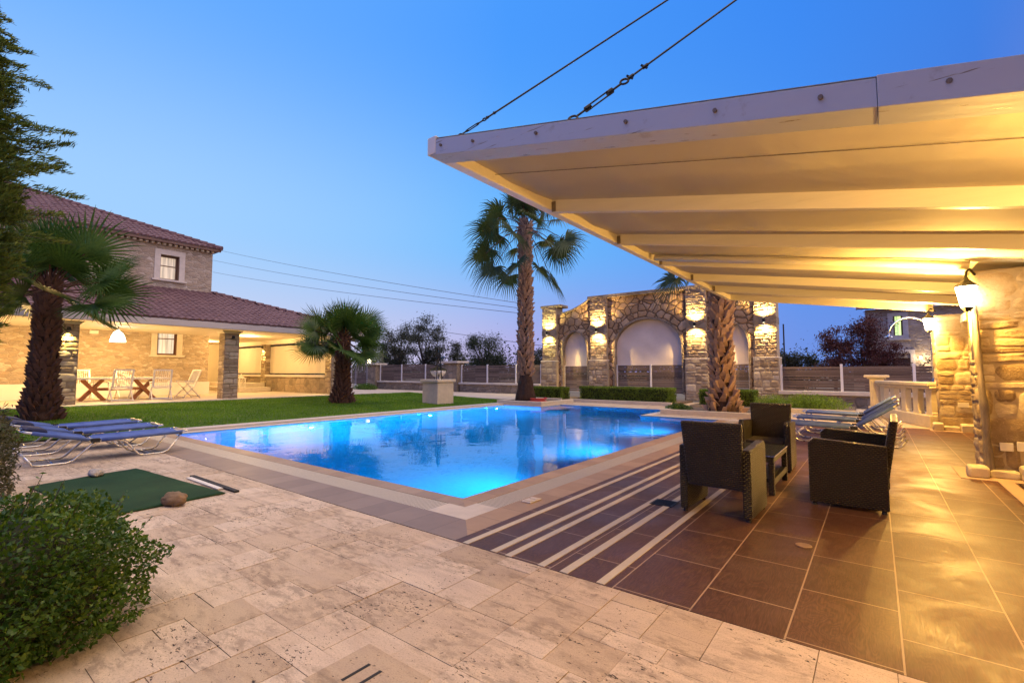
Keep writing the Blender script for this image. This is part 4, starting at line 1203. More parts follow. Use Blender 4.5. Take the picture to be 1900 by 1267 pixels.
# the old pole-like beam that runs beside the third rafter
b = MB(); b.tube([(XO+.2, 8.30, rz_(XO+.2,8.3)+.05),(-1, 8.30, rz_(-1,8.3)+.045),(1.0, 8.30, rz_(1.0,8.3)+.05)], .055, 10); b.build('roller_tube', M['rafter'], CN, smooth=True)
# old front beam in two lengths with bolt heads
rafter(3.10, .22, M['beam_old'], 'front_beam', XO+.006, .06, HB-.012)
rafter(3.094, .232, M['beam_old'], 'front_beam', .062, XE+.3, HB+.004, -.006)
for x in (-3.12,-2.72,-2.05,-1.3,-.72,-.18,.33):
    b = MB(); z = rz_(x,3.0)+.085
    b.tube([(x,2.972,z),(x,2.991,z)], .013, 8); b.build('bolt', M['driftwood'], CN)
# outer beam along the pool side
b = MB(); b.box(XO, XO+.11, 2.985, 14.45, ZO-.004, ZO+HB-.002); b.build('outer_beam', M['rafter'], CN, bevel=.006)
# slack lining between the rafters
b = MB(); ys = [3.215,5.04,6.96,8.82,10.75,12.55,14.40]
for k in range(6):
    ny, nx = 24, 60; vs = []
    for j in range(ny+1):
        for i in range(nx+1):
            x = XO+.05 + (XE+.25-XO-.05)*i/nx; y = ys[k]+.01 + (ys[k+1]-ys[k]-.02)*j/ny
            e_ = math.sin(PI*j/ny)
            sag = .050*e_ + .016*mnoise.noise(Vector((x*1.2, y*2.0, k)))*e_
            # tension creases running in from the corners
            cr_ = math.exp(-((x-XO)/1.1))*(.006*math.sin((x*.8+y)*9+k)) + .004*mnoise.noise(Vector((x*.7, y*7, 3+k)))
            vs.append((x, y, rz_(x,y)+HB-.006-sag-cr_*e_))
    b.add(vs, [(j*(nx+1)+i, j*(nx+1)+i+1, (j+1)*(nx+1)+i+1, (j+1)*(nx+1)+i) for j in range(ny) for i in range(nx)])
b.build('fabric_lining', M['fabric'], CN, smooth=True)
b = MB()
for k in range(12):
    ya, yb = 3.0+11.45*k/12, 3.0+11.45*(k+1)/12
    P = [(XO+.02,ya),(XE+.35,ya),(XE+.35,yb),(XO+.02,yb)]
    b.add([(x,y,rz_(x,y)+HB+.004) for x,y in P], [(0,1,2,3)])
b.build('roof_cover', M['white_plaster'], CN, fix=False)
# seam in the first bay
b = MB(); b.tube([(x, 3.85, rz_(x,3.85)+HB-.066) for x in np.linspace(XO+.12, XE, 12)], .0035, 4); b.build('seam', M['driftwood'], CN)

# ---- suspension cables with turnbuckles
def cable(name_label, p0, p1, s):
    o = thing('suspension_cable', p0, name_label, 'cable', 'steel cables holding up the canopy')
    p0, p1 = Vector(p0), Vector(p1); d = (p1-p0).normalized()
    side = d.cross(Vector((0,1,0))).normalized()
    at = lambda k: p0 + d*k*s
    r = .5+.5*s
    b = MB(); b.tube([at(.86), p1], .0085, 6); b.build('wire', M['steel_wire'], o)
    b = MB()
    for q in (-1, 1): b.tube([at(.30)+side*.026*q*s, at(.56)+side*.026*q*s], .0075*r, 6)
    for k in (.29, .57): b.tube([at(k-.03), at(k+.03)], .028*s, 8)
    b.tube([at(.14), at(.30)], .010*r, 6); b.tube([at(.56), at(.72)], .010*r, 6)
    b.build('turnbuckle', M['iron'], o)
    ring = lambda c, q: [c + d*q*math.cos(2*PI*i/12) + side*q*.8*math.sin(2*PI*i/12) for i in range(12)]
    for k, q in ((.755, .042), (.10, .048)):
        b = MB(); b.tube(ring(at(k), q*s), .010*r, 6, closed=True); b.build('shackle', M['iron'], o)
    for k in (.83, 1.02):
        b = MB(); b.tube([at(k-.02), at(k+.04)], .016*r, 6); b.bar(at(k)-side*.035*s, at(k)+side*.045*s, .012*r, .018*r); b.build('wire_clip', M['iron'], o)
    b = MB(); b.tube([p0-Vector((0,0,.05)), p0+d*.06*s], .012, 6); b.box(p0.x-.06,p0.x+.06,p0.y-.03,p0.y+.03,p0.z-.062,p0.z-.05); b.build('anchor', M['iron'], o)
cable('thin steel cable rising from the pointed corner of the canopy', (-3.05, 3.12, 3.50), (1.9, 6.9, 7.7), .42)
cable('steel cable with a long turnbuckle rising from the middle of the front beam', (-1.88, 3.14, 3.25), (1.9, 7.0, 7.6), .85)

# ---- balustrade at the far end of the patio
BL = thing('balustrade', (.5, 16.4, 0), 'pale carved stone balustrade with flat balusters by the far pier', 'balustrade')
pa, pb = Vector((1.08, 14.75, 0)), Vector((.10, 17.55, 0))
dd = (pb-pa).normalized(); LL_ = (pb-pa).length; nn = Vector((-dd.y, dd.x, 0))
b = MB(); b.bar(pa+Vector((0,0,.14)), pb+Vector((0,0,.14)), .26, .28); b.build('base_rail', M['limestone'], BL, bevel=.015)
b = MB(); b.bar(pa+Vector((0,0,1.01)), pb+Vector((0,0,1.01)), .30, .09); b.bar(pa+Vector((0,0,.93)), pb+Vector((0,0,.93)), .22, .066); b.build('top_rail', M['limestone'], BL, bevel=.02)
for k in range(5):
    c = pa + dd*(.18+(LL_-.42)*k/4)
    b = MB()
    prof = [(.15,.282),(.145,.34),(.125,.36),(.12,.62),(.14,.84),(.16,.86),(.16,.896)]
    for (w0, z0), (w1, z1) in zip(prof, prof[1:]):
        lo = [c-dd*w0/1-nn*.06, c+dd*w0-nn*.06, c+dd*w0+nn*.06, c-dd*w0+nn*.06]; hi = [c-dd*w1-nn*.06, c+dd*w1-nn*.06, c+dd*w1+nn*.06, c-dd*w1+nn*.06]
        b.hexa([p+Vector((0,0,z0)) for p in lo], [p+Vector((0,0,z1)) for p in hi])
    b.build('baluster', M['limestone'], BL)
q = pb + dd*.28
b = MB(); b.box(q.x-.22,q.x+.22,q.y-.22,q.y+.22,0,.28); b.box(q.x-.17,q.x+.17,q.y-.17,q.y+.17,.282,1.10)
for k in (-.10, 0, .10): b.box(q.x+k-.022,q.x+k+.022,q.y-.19,q.y-.171,.32,1.02)
b.build('newel_post', M['limestone'], BL, bevel=.012)
b = MB(); b.box(q.x-.30,q.x+.30,q.y-.30,q.y+.30,1.14,1.21); b.box(q.x-.23,q.x+.23,q.y-.23,q.y+.23,1.102,1.138); b.build('newel_cap', M['limestone'], BL, bevel=.015)
# ---- outdoor shower
SH = thing('outdoor_shower', (1.22, 17.3, 0), 'chrome outdoor shower with arched pipe behind the balustrade', 'shower')
b = MB(); pts = [(1.25,17.3,0),(1.25,17.3,2.3)]
pts += [(1.25-.46+.46*math.cos(R(a_)), 17.3, 2.3+.52*math.sin(R(a_))) for a_ in range(10, 171, 10)]
b.tube(pts, .028, 8); b.build('pipe', M['chrome'], SH, smooth=True)
b = MB(); b.lathe([(.10,0),(.10,.02),(.03,.05),(.025,.09)], (.335,17.3,2.29), 12); b.build('shower_head', M['chrome'], SH)
b = MB(); b.tube([(1.25,17.26,1.06),(1.25,17.17,1.06)], .02, 8); b.tube([(1.25,17.3,1.0),(1.25,17.3,1.12)], .04, 8); b.build('valve', M['sling'], SH)

# ---- neighbour house
NB = thing('neighbour_house', (3, 34, 0), 'distant stone house with one greenish lit window above the red-leaved tree', 'house')
b = MB(); wall_holes(b, 'y', 33, 33.4, -.35, 9, -.2, 4.75, [(.85, 1.25, 3.28, 4.32), (.75, 1.5, 0, 2.05)]); b.box(-.35,-.0,33.41,42,-.2,4.75)
b.build('wall', M['stone_house'], NB)
b = MB(); 
for (xa, xb, za, zb) in ((.62,.849,3.1,4.5),(1.251,1.48,3.1,4.5),(.85,1.25,4.322,4.5)): b.box(xa, xb, 32.93, 32.998, za, zb)
b.box(.55,1.55,32.88,32.998,3.02,3.098); b.box(.85,1.25,32.9,33.0,3.1,3.278)
w = b.build('window', M['cap_stone'], NB)
b = MB(); b.box(.85,1.25,33.20,33.22,3.28,4.32); b.build('pane', M['pane_far'], w)
b = MB(); b.box(.851,.92,33.08,33.16,3.281,4.319); b.box(1.18,1.249,33.08,33.16,3.281,4.319); b.build('frame', M['brown_wood'], w)
b = MB(); b.box(.75,1.5,33.2,33.25,.0,2.05); d = b.build('door', M['brown_wood'], NB)
b = MB(); b.box(.55,.749,32.93,32.998,0,2.3); b.box(1.501,1.7,32.93,32.998,0,2.3); b.box(.55,1.7,32.93,32.998,2.302,2.5); b.build('frame', M['cap_stone'], d)
tiled_roof('roof', (-.75,32.5,4.75), (1,0,0), (0,1/sl,.42/sl), 10, 5, .9, 0, NB, tile=.25)
b = MB(); b.tube([(1.92,32.95,1.95),(1.92,32.95,2.15)], .07, 8); l = b.build('lamp', M['glow_far'], NB)
spot('lamp_light', (2.35,32.75,.9), (2.6,33,4.2), 230, 80, (1.0,.72,.42), .7, .05, NB)
point('lamp_light', (1.92,32.7,2.05), 12, (1.0,.75,.42), .08, NB)

# ---- planter pedestal with bowl and iron ornament
PX, PY, PZ = -13.74, 13.13, .09
PD = thing('pedestal', (PX, PY, PZ), 'square pale stone pedestal at the pool edge of the lawn', 'pedestal')
b = MB(); b.box(PX-.43,PX+.43,PY-.43,PY+.43,PZ-.05,.90); b.build('shaft', M['limestone'], PD, bevel=.012)
b = MB(); b.box(PX-.50,PX+.50,PY-.50,PY+.50,.902,1.01); b.build('top_slab', M['limestone'], PD, bevel=.015)
BW = thing('flower_bowl', (PX, PY, 1.012), 'white footed bowl with trailing plants on the stone pedestal', 'planter')
b = MB(); b.lathe([(.12,0),(.13,.03),(.08,.06),(.20,.13),(.29,.24),(.32,.34),(.30,.345),(.27,.25)], (PX,PY,1.013), 20, cap=False); b.build('bowl', M['white_plaster'], BW, smooth=True, fix=False)
n = 1500; ph = rng.uniform(0,2*PI,n); rr = .34*np.sqrt(rng.random(n)); 
cc = np.stack([PX+rr*np.cos(ph), PY+rr*np.sin(ph), 1.33+.22*rng.random(n)*(1.1-rr/.4)], 1)
leafspec = [('plant', cc, .045, BW, 'juniper')]
IR = thing('iron_ornament', (PX, PY, 1.012), 'black wrought iron lyre-shaped cage standing round the white bowl', 'ornament')
b = MB()
for s in (-1, 1):
    for dy in (-.14, .14):
        prof = [(.34,0),(.42,.12),(.36,.30),(.30,.55),(.40,.85),(.36,1.10),(.16,1.28),(0,1.33)]
        b.tube([(PX+s*x*.78, PY-s*x*.62+dy*(1-z/1.4), 1.013+z) for x, z in prof], .020, 6)
    b.tube([(PX+s*(.30+.10*math.cos(t))*.78, PY-s*(.3+.1*math.cos(t))*.62, 1.13+.09*math.sin(t)) for t in np.linspace(0, 5.2, 14)], .014, 5)
    b.tube([(PX+s*(.26+.12*math.cos(t))*.78, PY-s*(.26+.12*math.cos(t))*.62, 1.86+.12*math.sin(t)) for t in np.linspace(0, 5.2, 14)], .014, 5)
for zz, rr_ in ((.55,.30),(.85,.39)):
    b.tube([(PX+rr_*math.cos(t), PY+rr_*math.sin(t), 1.013+zz) for t in np.linspace(0, 2*PI, 24)[:-1]], .014, 5, closed=True)
b.build('hoops', M['iron'], IR, smooth=True)
# red hose by the tall palm
b = MB(); pts = []
for i in range(70):
    t = i/69*2*PI*3.2; r = .26+.05*math.sin(t*.37)
    pts.append((-10.75+r*math.cos(t)*1.25, 15.72+r*math.sin(t), .10+.028*i/12))
b.tube(pts, .024, 6); tag(b.build('hose', M['red_hose'], smooth=True), 'coiled red hose lying at the foot of the tall palm', 'hose')
# overhead power lines and far pole
for k, (p0, p1, sag) in enumerate((((-124.4,45,30.6),(-33.5,45,9.5),.5), ((-124.1,45,27.8),(-33.5,45,8.9),.5), ((-123.8,45,24.9),(-33.5,45,8.3),.5), ((-48.6,45,7.1),(-20,45,2.9),.1))):
    pts = [tuple(Vector(p0).lerp(Vector(p1), i/24) - Vector((0,0,4*sag*(i/24)*(1-i/24)))) for i in range(25)]
    b = MB(); b.tube(pts, .030, 4)
    tag(b.build('power_line', m_plain('grey cable', (.10,.11,.13), .6)), ['topmost thin power line crossing the sky left of the tall palm','second thin power line from the top in the sky','third thin power line from the top in the sky','low thin power line just above the far trees'][k], 'power line', 'overhead power lines')
UP = MB(); UP.tube([(-3.45,26,0),(-3.45,26,3.6)], .032, 8); tag(UP.build('utility_pole', M['steel_wire']), 'thin dark pole rising just right of the arch wall', 'pole')

# ================================================================== foliage
def leaf_quads(c, size, rg, normal=None, spread=1.0, aspect=.5, jitter=.35):
    """diamond leaves; c (n,3)"""
    n = len(c)
    d = rg.normal(size=(n,3)); 
    if normal is not None: d = d*spread + normal
    d /= np.linalg.norm(d, axis=1)[:,None] + 1e-9
    r = rg.normal(size=(n,3)); s = np.cross(d, r); s /= np.linalg.norm(s, axis=1)[:,None] + 1e-9
    L = size*(1+rg.uniform(-jitter, jitter, n))[:,None]
    up = np.cross(s, d)
    V = np.empty((n,4,3), np.float32)
    V[:,0] = c - d*L*.5; V[:,1] = c + s*L*aspect*.5 + up*L*.08; V[:,2] = c + d*L*.5; V[:,3] = c - s*L*aspect*.5 + up*L*.08
    return V.reshape(-1,3), np.arange(4*n).reshape(-1,4)

def lumpy(p, seed, f=1.0):
    return mnoise.noise(Vector((p[0]*f+seed, p[1]*f, p[2]*f)))

def bush(name, center, radii, nleaf, size, mat, label, cat, group=None, seed=1, lump=.22, depth=.22, aspect=.5, z0=None, core=True, twigs=120, flat=None, parent=None, tagit=True):
    """shrub: leaves spread through the outer shell of a lumpy body, plus stems and stray shoots"""
    rg = np.random.default_rng(seed)
    o = thing(name, (center[0], center[1], z0 if z0 is not None else center[2]-radii[2]), label, cat, group) if tagit else parent
    d = rg.normal(size=(nleaf,3)); d /= np.linalg.norm(d, axis=1)[:,None]
    lum = np.array([lumpy(q, seed*3.1, 2.2)*.65 + lumpy(q, seed*7.7, 5.5)*.35 for q in d])
    rad = (1 + lump*lum*1.6) * (1 - depth*rg.random(nleaf)**1.6 * 1.6)
    stray = rg.random(nleaf) < .02
    rad = np.where(stray, rad*(1+.10*rg.random(nleaf)), rad)
    c = np.array(center) + d*rad[:,None]*np.array(radii)
    if z0 is not None:
        k = c[:,2] > z0+.02; c = c[k]; d = d[k]
    V, F = leaf_quads(c, size, rg, d*.9, 1.0, aspect)
    np_mesh('foliage', V, F, mat, o)
    if core:
        b = MB(); rgs = random.Random(seed)
        base = Vector((center[0], center[1], z0 if z0 is not None else center[2]-radii[2]))
        for i in range(twigs):
            q = Vector(c[rgs.randrange(len(c))]); a = base + Vector((rgs.uniform(-.3,.3)*radii[0], rgs.uniform(-.3,.3)*radii[1], 0))
            m = a.lerp(q, .55) + Vector((0,0,.12*radii[2]))
            b.tube([a, m, q], [.008, .005, .002], 3, cap=False)
        b.build('stems', M['bark'], o)
    return o

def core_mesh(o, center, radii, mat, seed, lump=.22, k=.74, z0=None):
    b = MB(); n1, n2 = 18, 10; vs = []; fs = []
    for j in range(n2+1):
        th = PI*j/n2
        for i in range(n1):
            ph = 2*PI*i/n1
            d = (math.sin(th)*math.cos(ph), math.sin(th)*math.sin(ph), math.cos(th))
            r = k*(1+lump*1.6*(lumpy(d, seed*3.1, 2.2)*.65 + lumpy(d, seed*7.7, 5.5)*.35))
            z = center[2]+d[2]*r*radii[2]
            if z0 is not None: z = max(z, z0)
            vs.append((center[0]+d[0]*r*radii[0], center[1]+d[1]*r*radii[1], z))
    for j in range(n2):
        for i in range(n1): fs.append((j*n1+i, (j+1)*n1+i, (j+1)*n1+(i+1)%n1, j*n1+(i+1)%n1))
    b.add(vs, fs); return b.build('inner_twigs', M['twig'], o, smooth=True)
M['twig'] = m_plain('dark twig mass', (.022,.028,.010), .95, .5, 14, .8)  # dark brown-green opaque core, stops the foliage being see-through

# near boxwood at the lower left
bx_ = bush('boxwood_shrub', (-3.38, .03, .27), (.70, .92, .45), 52000, .027, M['boxwood'], 'large rounded green boxwood shrub in the near left corner', 'shrub', seed=4, lump=.16, depth=.25, aspect=.55, z0=-.02, twigs=160)
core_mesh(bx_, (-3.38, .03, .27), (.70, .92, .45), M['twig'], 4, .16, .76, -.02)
rgs = random.Random(9)
shoot = MB(); lc = []
for i in range(70):
    az = rgs.uniform(0, 2*PI); el = rgs.uniform(.15, 1.3)
    d = Vector((math.cos(az)*math.cos(el), math.sin(az)*math.cos(el), math.sin(el)))
    p = Vector((-3.38 + d.x*.65, .03 + d.y*.85, .26 + d.z*.39)); q = p + Vector((d.x*.5, d.y*.5, .5+.3*d.z)).normalized()*rgs.uniform(.08, .20)
    shoot.tube([p, q], [.003, .0015], 3, cap=False)
    for k in range(9):
        t = k/8; lc.append(p.lerp(q, t) + Vector((rgs.uniform(-.014,.014), rgs.uniform(-.014,.014), rgs.uniform(-.01,.01))))
shoot.build('shoots', M['bark'], bx_)['kind'] = 'stuff'
V, F = leaf_quads(np.array(lc), .026, np.random.default_rng(3), None, 1, .55); np_mesh('shoot_leaves', V, F, M['boxwood'], bx_)
# reddish grey juniper behind it
jn = bush('juniper_shrub', (-6.55, .06, .46), (1.10, .70, .80), 52000, .042, M['juniper'], 'feathery grey-green juniper shrub behind the boxwood at the left edge', 'shrub', seed=12, lump=.25, depth=.32, aspect=.28, z0=-.02, twigs=140)
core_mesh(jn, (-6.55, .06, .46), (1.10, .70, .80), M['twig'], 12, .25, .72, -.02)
# clipped hedges
def hedge(x0, x1, y0, y1, z0, z1, n, size, label, group='clipped hedges below the arch wall', seed=1, mat='hedge', rough=.03):
    rg = np.random.default_rng(seed)
    o = thing('hedge', ((x0+x1)/2, (y0+y1)/2, z0), label, 'hedge', group)
    b = MB(); i = .07; b.box(x0+i, x1-i, y0+i, y1-i, z0, z1-i); b.build('inner_twigs', M['twig'], o)
    A = np.array([(x1-x0)*(z1-z0), (x1-x0)*(z1-z0)*.4, (y1-y0)*(z1-z0), (y1-y0)*(z1-z0), (x1-x0)*(y1-y0)]); A = A/A.sum()
    which = rg.choice(5, n, p=A); u = rg.random((n,3))
    p = np.stack([x0+(x1-x0)*u[:,0], y0+(y1-y0)*u[:,1], z0+(z1-z0)*u[:,2]], 1); nr = np.zeros((n,3))
    for k, (ax, v, s) in enumerate(((1,y0,-1),(1,y1,1),(0,x0,-1),(0,x1,1),(2,z1,1))):
        m = which == k; p[m, ax] = v; nr[m, ax] = s
    w = np.array([mnoise.noise(Vector(q*3.0))*.5 + mnoise.noise(Vector(q*9))*.35 for q in p])
    p += nr*(w[:,None]*rough*2 - rg.random((n,1))*.08)
    p[:,0] = np.clip(p[:,0], x0-.05, x1+.05)
    V, F = leaf_quads(p, size, rg, nr*.7, 1.0, .5); np_mesh('foliage', V, F, M[mat], o)
    return o
hedge(-13.35, -11.42, 18.55, 19.4, .06, .60, 9000, .055, 'short clipped hedge below the small left arch', seed=2)
hedge(-10.40, -6.45, 18.45, 19.4, .06, .66, 17000, .055, 'long clipped hedge below the wide middle arch', seed=3)
hedge(-5.35, -3.45, 18.6, 19.4, .06, .64, 9000, .055, 'clipped hedge partly behind the thick palm trunk', seed=4)
fb_ = bush('flower_bed_plant', (-1.75, 18.5, .22), (1.05, .55, .34), 9000, .055, M['flower_leaf'], 'low loose bright green plant in the bed beside the loungers', 'plant', seed=21, lump=.35, depth=.5, aspect=.35, z0=.05, twigs=60)
bush('ground_plant', (-2.9, 18.6, .22), (.55, .5, .28), 4000, .05, M['flower_leaf'], 'small bright green plant at the foot of the right arch pillar', 'plant', seed=22, lump=.3, depth=.5, aspect=.35, z0=.05, twigs=40)
bush('ground_plant', (-5.05, 15.35, .14), (.42, .38, .16), 2200, .05, M['boxwood'], 'small dark green plant left of the thick palm trunk', 'plant', seed=23, lump=.3, depth=.5, z0=.09, twigs=30)
bush('ground_plant', (-28.0, 19.9, .2), (1.1, .5, .30), 3500, .08, M['boxwood'], 'low dark green plants at the foot of the gate pillar', 'plant', seed=24, lump=.3, depth=.5, z0=.05, twigs=30)
for (nm, cc_, sz, par, mt) in leafspec:
    V, F = leaf_quads(cc_, sz, rng, None, 1, .35); np_mesh(nm, V, F, M[mt], par)

# ---- trees
def tree(label, x, y, h, rx, ry, nclus, per, leaf, mat, seed, trunk=.22, z0=0, cat='tree', name='tree', crown0=.30, droop=0.0, aspect=.3, sc=.30, group='trees beyond the boundary fence', top_narrow=.35):
    rg = np.random.default_rng(seed); rr = random.Random(seed)
    o = thing(name, (x, y, z0), label, cat, group)
    b = MB(); trunk_top = h*crown0*1.15
    fork = Vector((x+rr.uniform(-.2,.2), y, z0+trunk_top))
    b.tube([(x,y,z0-.1), (x+rr.uniform(-.1,.1), y, z0+trunk_top*.5), tuple(fork)], [trunk, trunk*.8, trunk*.65], 8)
    C = []
    for k in range(nclus):
        t = rr.random(); zz = h*(crown0 + (1-crown0)*t**.8)
        prof = math.sin(PI*min(1, .18+.82*(1-t)))**.6*(1-top_narrow*t)
        a_ = rr.uniform(0, 2*PI); q = rr.random()**.45*prof
        c = Vector((x+math.cos(a_)*rx*q, y+math.sin(a_)*ry*q, z0+zz*(1-.12*rr.random())))
        C.append(c)
        mid = fork.lerp(c, .5) + Vector((rr.uniform(-.2,.2), rr.uniform(-.2,.2), rr.uniform(0,.35)))
        if k % 2 == 0: b.tube([fork + Vector((0,0,-.2*rr.random())), mid, c], [trunk*.32, trunk*.18, .012], 5, cap=False)
    b.build('trunk', M['bark'], o, smooth=True)
    P = []
    for c in C:
        s = sc*(h*.25+.4)*rr.uniform(.55, 1.25)
        g = rg.normal(size=(per,3))*np.array([s, s, s*.75])*.62
        if droop: g[:,2] -= droop*np.abs(rg.normal(size=per))*s
        P.append(np.array(c) + g)
    P = np.concatenate(P)
    V, F = leaf_quads(P, leaf, rg, None, 1, aspect); np_mesh('crown', V, F, M[mat], o)
    return o
tree('spreading open-crowned olive tree, left of the pair behind the small palm', -33.0, 27, 5.4, 3.0, 2.2, 46, 190, .17, 'olive', 31, .2)
tree('taller upright olive tree with a forked top behind the pedestal', -29.2, 26.5, 5.6, 2.5, 2.0, 42, 190, .17, 'olive', 32, .2, crown0=.28)
tree('small dark conical tree between the olive and the weeping tree', -27.2, 28, 3.9, 1.0, 1.0, 26, 200, .13, 'olive', 33, .12, crown0=.15, top_narrow=.9)
tree('round weeping pepper tree left of the tall palm', -22.9, 26.5, 4.3, 2.4, 2.0, 60, 260, .15, 'far_green', 34, .2, crown0=.22, droop=.9, aspect=.22, sc=.34)
tree('low bush just left of the tall palm, above the fence', -19.3, 27, 3.1, 1.3, 1.2, 26, 200, .13, 'far_green', 35, .1, crown0=.2)
tree('dark shrub between the tall palm and the arch wall', -17.2, 26, 2.9, .9, 1.0, 20, 200, .13, 'olive', 36, .1, crown0=.2)
tree('low dark bushes above the slatted gate', -36.5, 29, 3.4, 2.4, 1.6, 40, 200, .15, 'far_green', 37, .12, crown0=.15)
tree('purple-leaved plum tree in front of the distant stone house, left stem', -1.45, 26, 3.15, .75, .8, 26, 210, .12, 'purple', 38, .09, crown0=.35, top_narrow=.2)
tree('tallest purple-leaved plum tree hiding the corner of the distant house', -.30, 26.5, 3.75, .75, .8, 30, 220, .12, 'purple', 39, .1, crown0=.3, top_narrow=.35)
tree('low dark red bush in front of the distant house door', .55, 26, 2.55, .7, .7, 22, 220, .11, 'purple', 40, .08, crown0=.3)
tree('silvery green hedge-like trees right of the arch wall', -3.4, 27, 2.25, 1.6, 1.0, 40, 260, .14, 'olive', 41, .08, crown0=.1)
tree('dark green shrub at the far pier, beside the shower pipe', 2.6, 26, 3.2, .9, .9, 26, 220, .12, 'far_green', 42, .08, crown0=.15)
# far scrub along the horizon
P = []
rr = np.random.default_rng(5)
for k in range(70):
    a_ = -1.35 + 1.75*k/70; d_ = rr.uniform(55, 80); s = rr.uniform(1.2, 2.3)
    P.append(np.array([math.sin(a_)*d_, math.cos(a_)*d_, .4]) + np.abs(rr.normal(size=(420,3)))*np.array([1,1,1])*[s*1.6, s, s*.8]*np.sign(rr.normal(size=(420,3)) + np.array([0,0,9])))
V, F = leaf_quads(np.concatenate(P), .34, rr, None, 1, .6)
tag(np_mesh('far_scrub', V, F, M['far_green']), 'dark belt of far scrub along the horizon', 'scrub', kind='stuff')

# ---- palms
def palm(label, x, y, z0, th, r0, r1, nfr, petiole, fan, el0, el1, leaf, seed, base_h=.5, base_r=1.6, droop=.5, boot=.13, dark=True, dead=0, lean=(0,0), clean=0.0, nleafl=34, group='fan palms round the pool'):
    o = thing('fan_palm', (x, y, z0), label, 'palm tree', group)
    rr = random.Random(seed)
    def rad(z):
        t = z/th; r = r0 + (r1-r0)*min(1, t*1.25)
        if z < base_h: r *= 1 + (base_r-1)*(1-z/base_h)**1.3
        return r
    def axis(z): return Vector((x + lean[0]*z/th, y + lean[1]*z/th, z0+z))
    b = MB(); n = 30
    pts = [axis(th*i/n) for i in range(n+1)]
    pts[0] = pts[0] - Vector((0,0,.12))
    b.tube(pts, [rad(th*i/n)*(.90+.05*math.sin(i*2.7))*(1 if i < n-1 else .55) for i in range(n+1)], 16); tr = b.build('trunk', M['palm_fibre'], o, smooth=True)
    # leaf bases in a phyllotactic spiral
    b = MB(); cnt = int(th*2*PI*(r0+r1)/2/(boot*boot*.74)); ga = PI*(3-math.sqrt(5))
    for k in range(cnt):
        z = clean + (th-clean)*(k+.5)/cnt
        az = k*ga + rr.uniform(-.12,.12); r = rad(z)
        if rr.random() < .06: continue
        c = axis(z); out = Vector((math.cos(az), math.sin(az), 0)); sd = Vector((-math.sin(az), math.cos(az), 0))
        ln = boot*rr.uniform(1.0, 1.7); w = boot*rr.uniform(.40,.60); lift = rr.uniform(.05,.12)*(r/.3)**.3*boot/.13
        sk = rr.choice((-1,1))*boot*rr.uniform(.15,.5)
        p0 = c + out*r*.90
        B = [p0 - sd*w - Vector((0,0,ln*.45)), p0 + sd*w - Vector((0,0,ln*.45))]
        tip = c + out*(r+lift) + sd*sk + Vector((0,0,ln*.55)); tw = w*.42
        T = [tip - sd*tw, tip + sd*tw]; Ti = [tip - sd*tw - out*lift*.9, tip + sd*tw - out*lift*.9]
        mid = c + out*(r*.94+lift*.55) + sd*sk*.4
        Mm = [mid - sd*w*.8, mid + sd*w*.8]
        b.add([B[0],B[1],Mm[1],Mm[0],T[1],T[0],Ti[0],Ti[1]], [(0,1,2,3),(3,2,4,5),(5,4,7,6),(0,3,5,6),(1,7,4,2)])
    b.build('leaf_bases', M['palm_boot_dark'] if dark else M['palm_boot'], tr, fix=False)
    # crown
    verts = []; faces = []
    pb = MB()
    topc = axis(th)
    for k in range(nfr):
        t = (k+.5)/nfr; az = k*ga*1.0 + rr.uniform(-.2,.2)
        el = R(el0 + (el1-el0)*t) + rr.uniform(-.12,.12)
        d = Vector((math.cos(az)*math.cos(el), math.sin(az)*math.cos(el), math.sin(el)))
        L = petiole*rr.uniform(.8,1.15)*(.45 if el > 1.15 else .75 if el > .85 else 1); 
        start = topc + Vector((math.cos(az)*r1*(.2 if el > .85 else .7), math.sin(az)*r1*(.2 if el > .85 else .7), -.25*t-.12+.1*rr.random()))
        sag = droop*L*L*(.20 if el > .6 else .32)
        hub = start + d*L - Vector((0,0,sag))
        d2 = (d - Vector((0,0,droop*.75*(1 if el < .8 else .4)))).normalized()
        pb.tube([start, start + d*L*.5 - Vector((0,0,sag*.25)), hub], [.022,.016,.012], 5, cap=False)
        sd = d2.cross(Vector((0,0,1)))
        if sd.length < .05: sd = Vector((math.sin(az), -math.cos(az), 0))
        sd.normalize(); up = sd.cross(d2).normalized()
        tilt = rr.uniform(.35,1.1)*rr.choice((-1,1)) if el < .9 else rr.uniform(-.7,.7); sd = (sd*math.cos(tilt) + up*math.sin(tilt)).normalized(); up = sd.cross(d2).normalized()
        f = fan*rr.uniform(.82,1.12); nl = nleafl
        for i in range(nl):
            a_ = (i/(nl-1)-.5)*R(rr.uniform(232,244))
            dl = (d2*math.cos(a_) + sd*math.sin(a_) + up*.28*(1-abs(a_)/2.3)).normalized()
            ll = f*(1-.26*(abs(a_)/2.1)**2)*rr.uniform(.86,1.08)
            ws = dl.cross(up)
            if ws.length < .1: ws = sd
            ws.normalize(); w = f*.026
            n0 = len(verts); g = droop*f*.34
            stiff = [(0,.10,0),(.40,1.0,.03),(.72,.62,.25),(1.0,.04,1.0)]
            for (q, wf, sg) in stiff:
                p = hub + dl*ll*q - Vector((0,0,g*sg*rr.uniform(.7,1.3)))
                fold = up*w*wf*.35
                verts += [p - ws*w*wf + fold, p - fold*.6, p + ws*w*wf + fold]
            for s in range(3):
                a0 = n0+s*3
                faces += [(a0,a0+1,a0+4,a0+3),(a0+1,a0+2,a0+5,a0+4)]
    cr = np_mesh('crown', np.array([tuple(v) for v in verts]), np.array(faces), M[leaf], o)
    pb.build('leaf_stalks', M['palm_boot_dark'], cr)
    return o
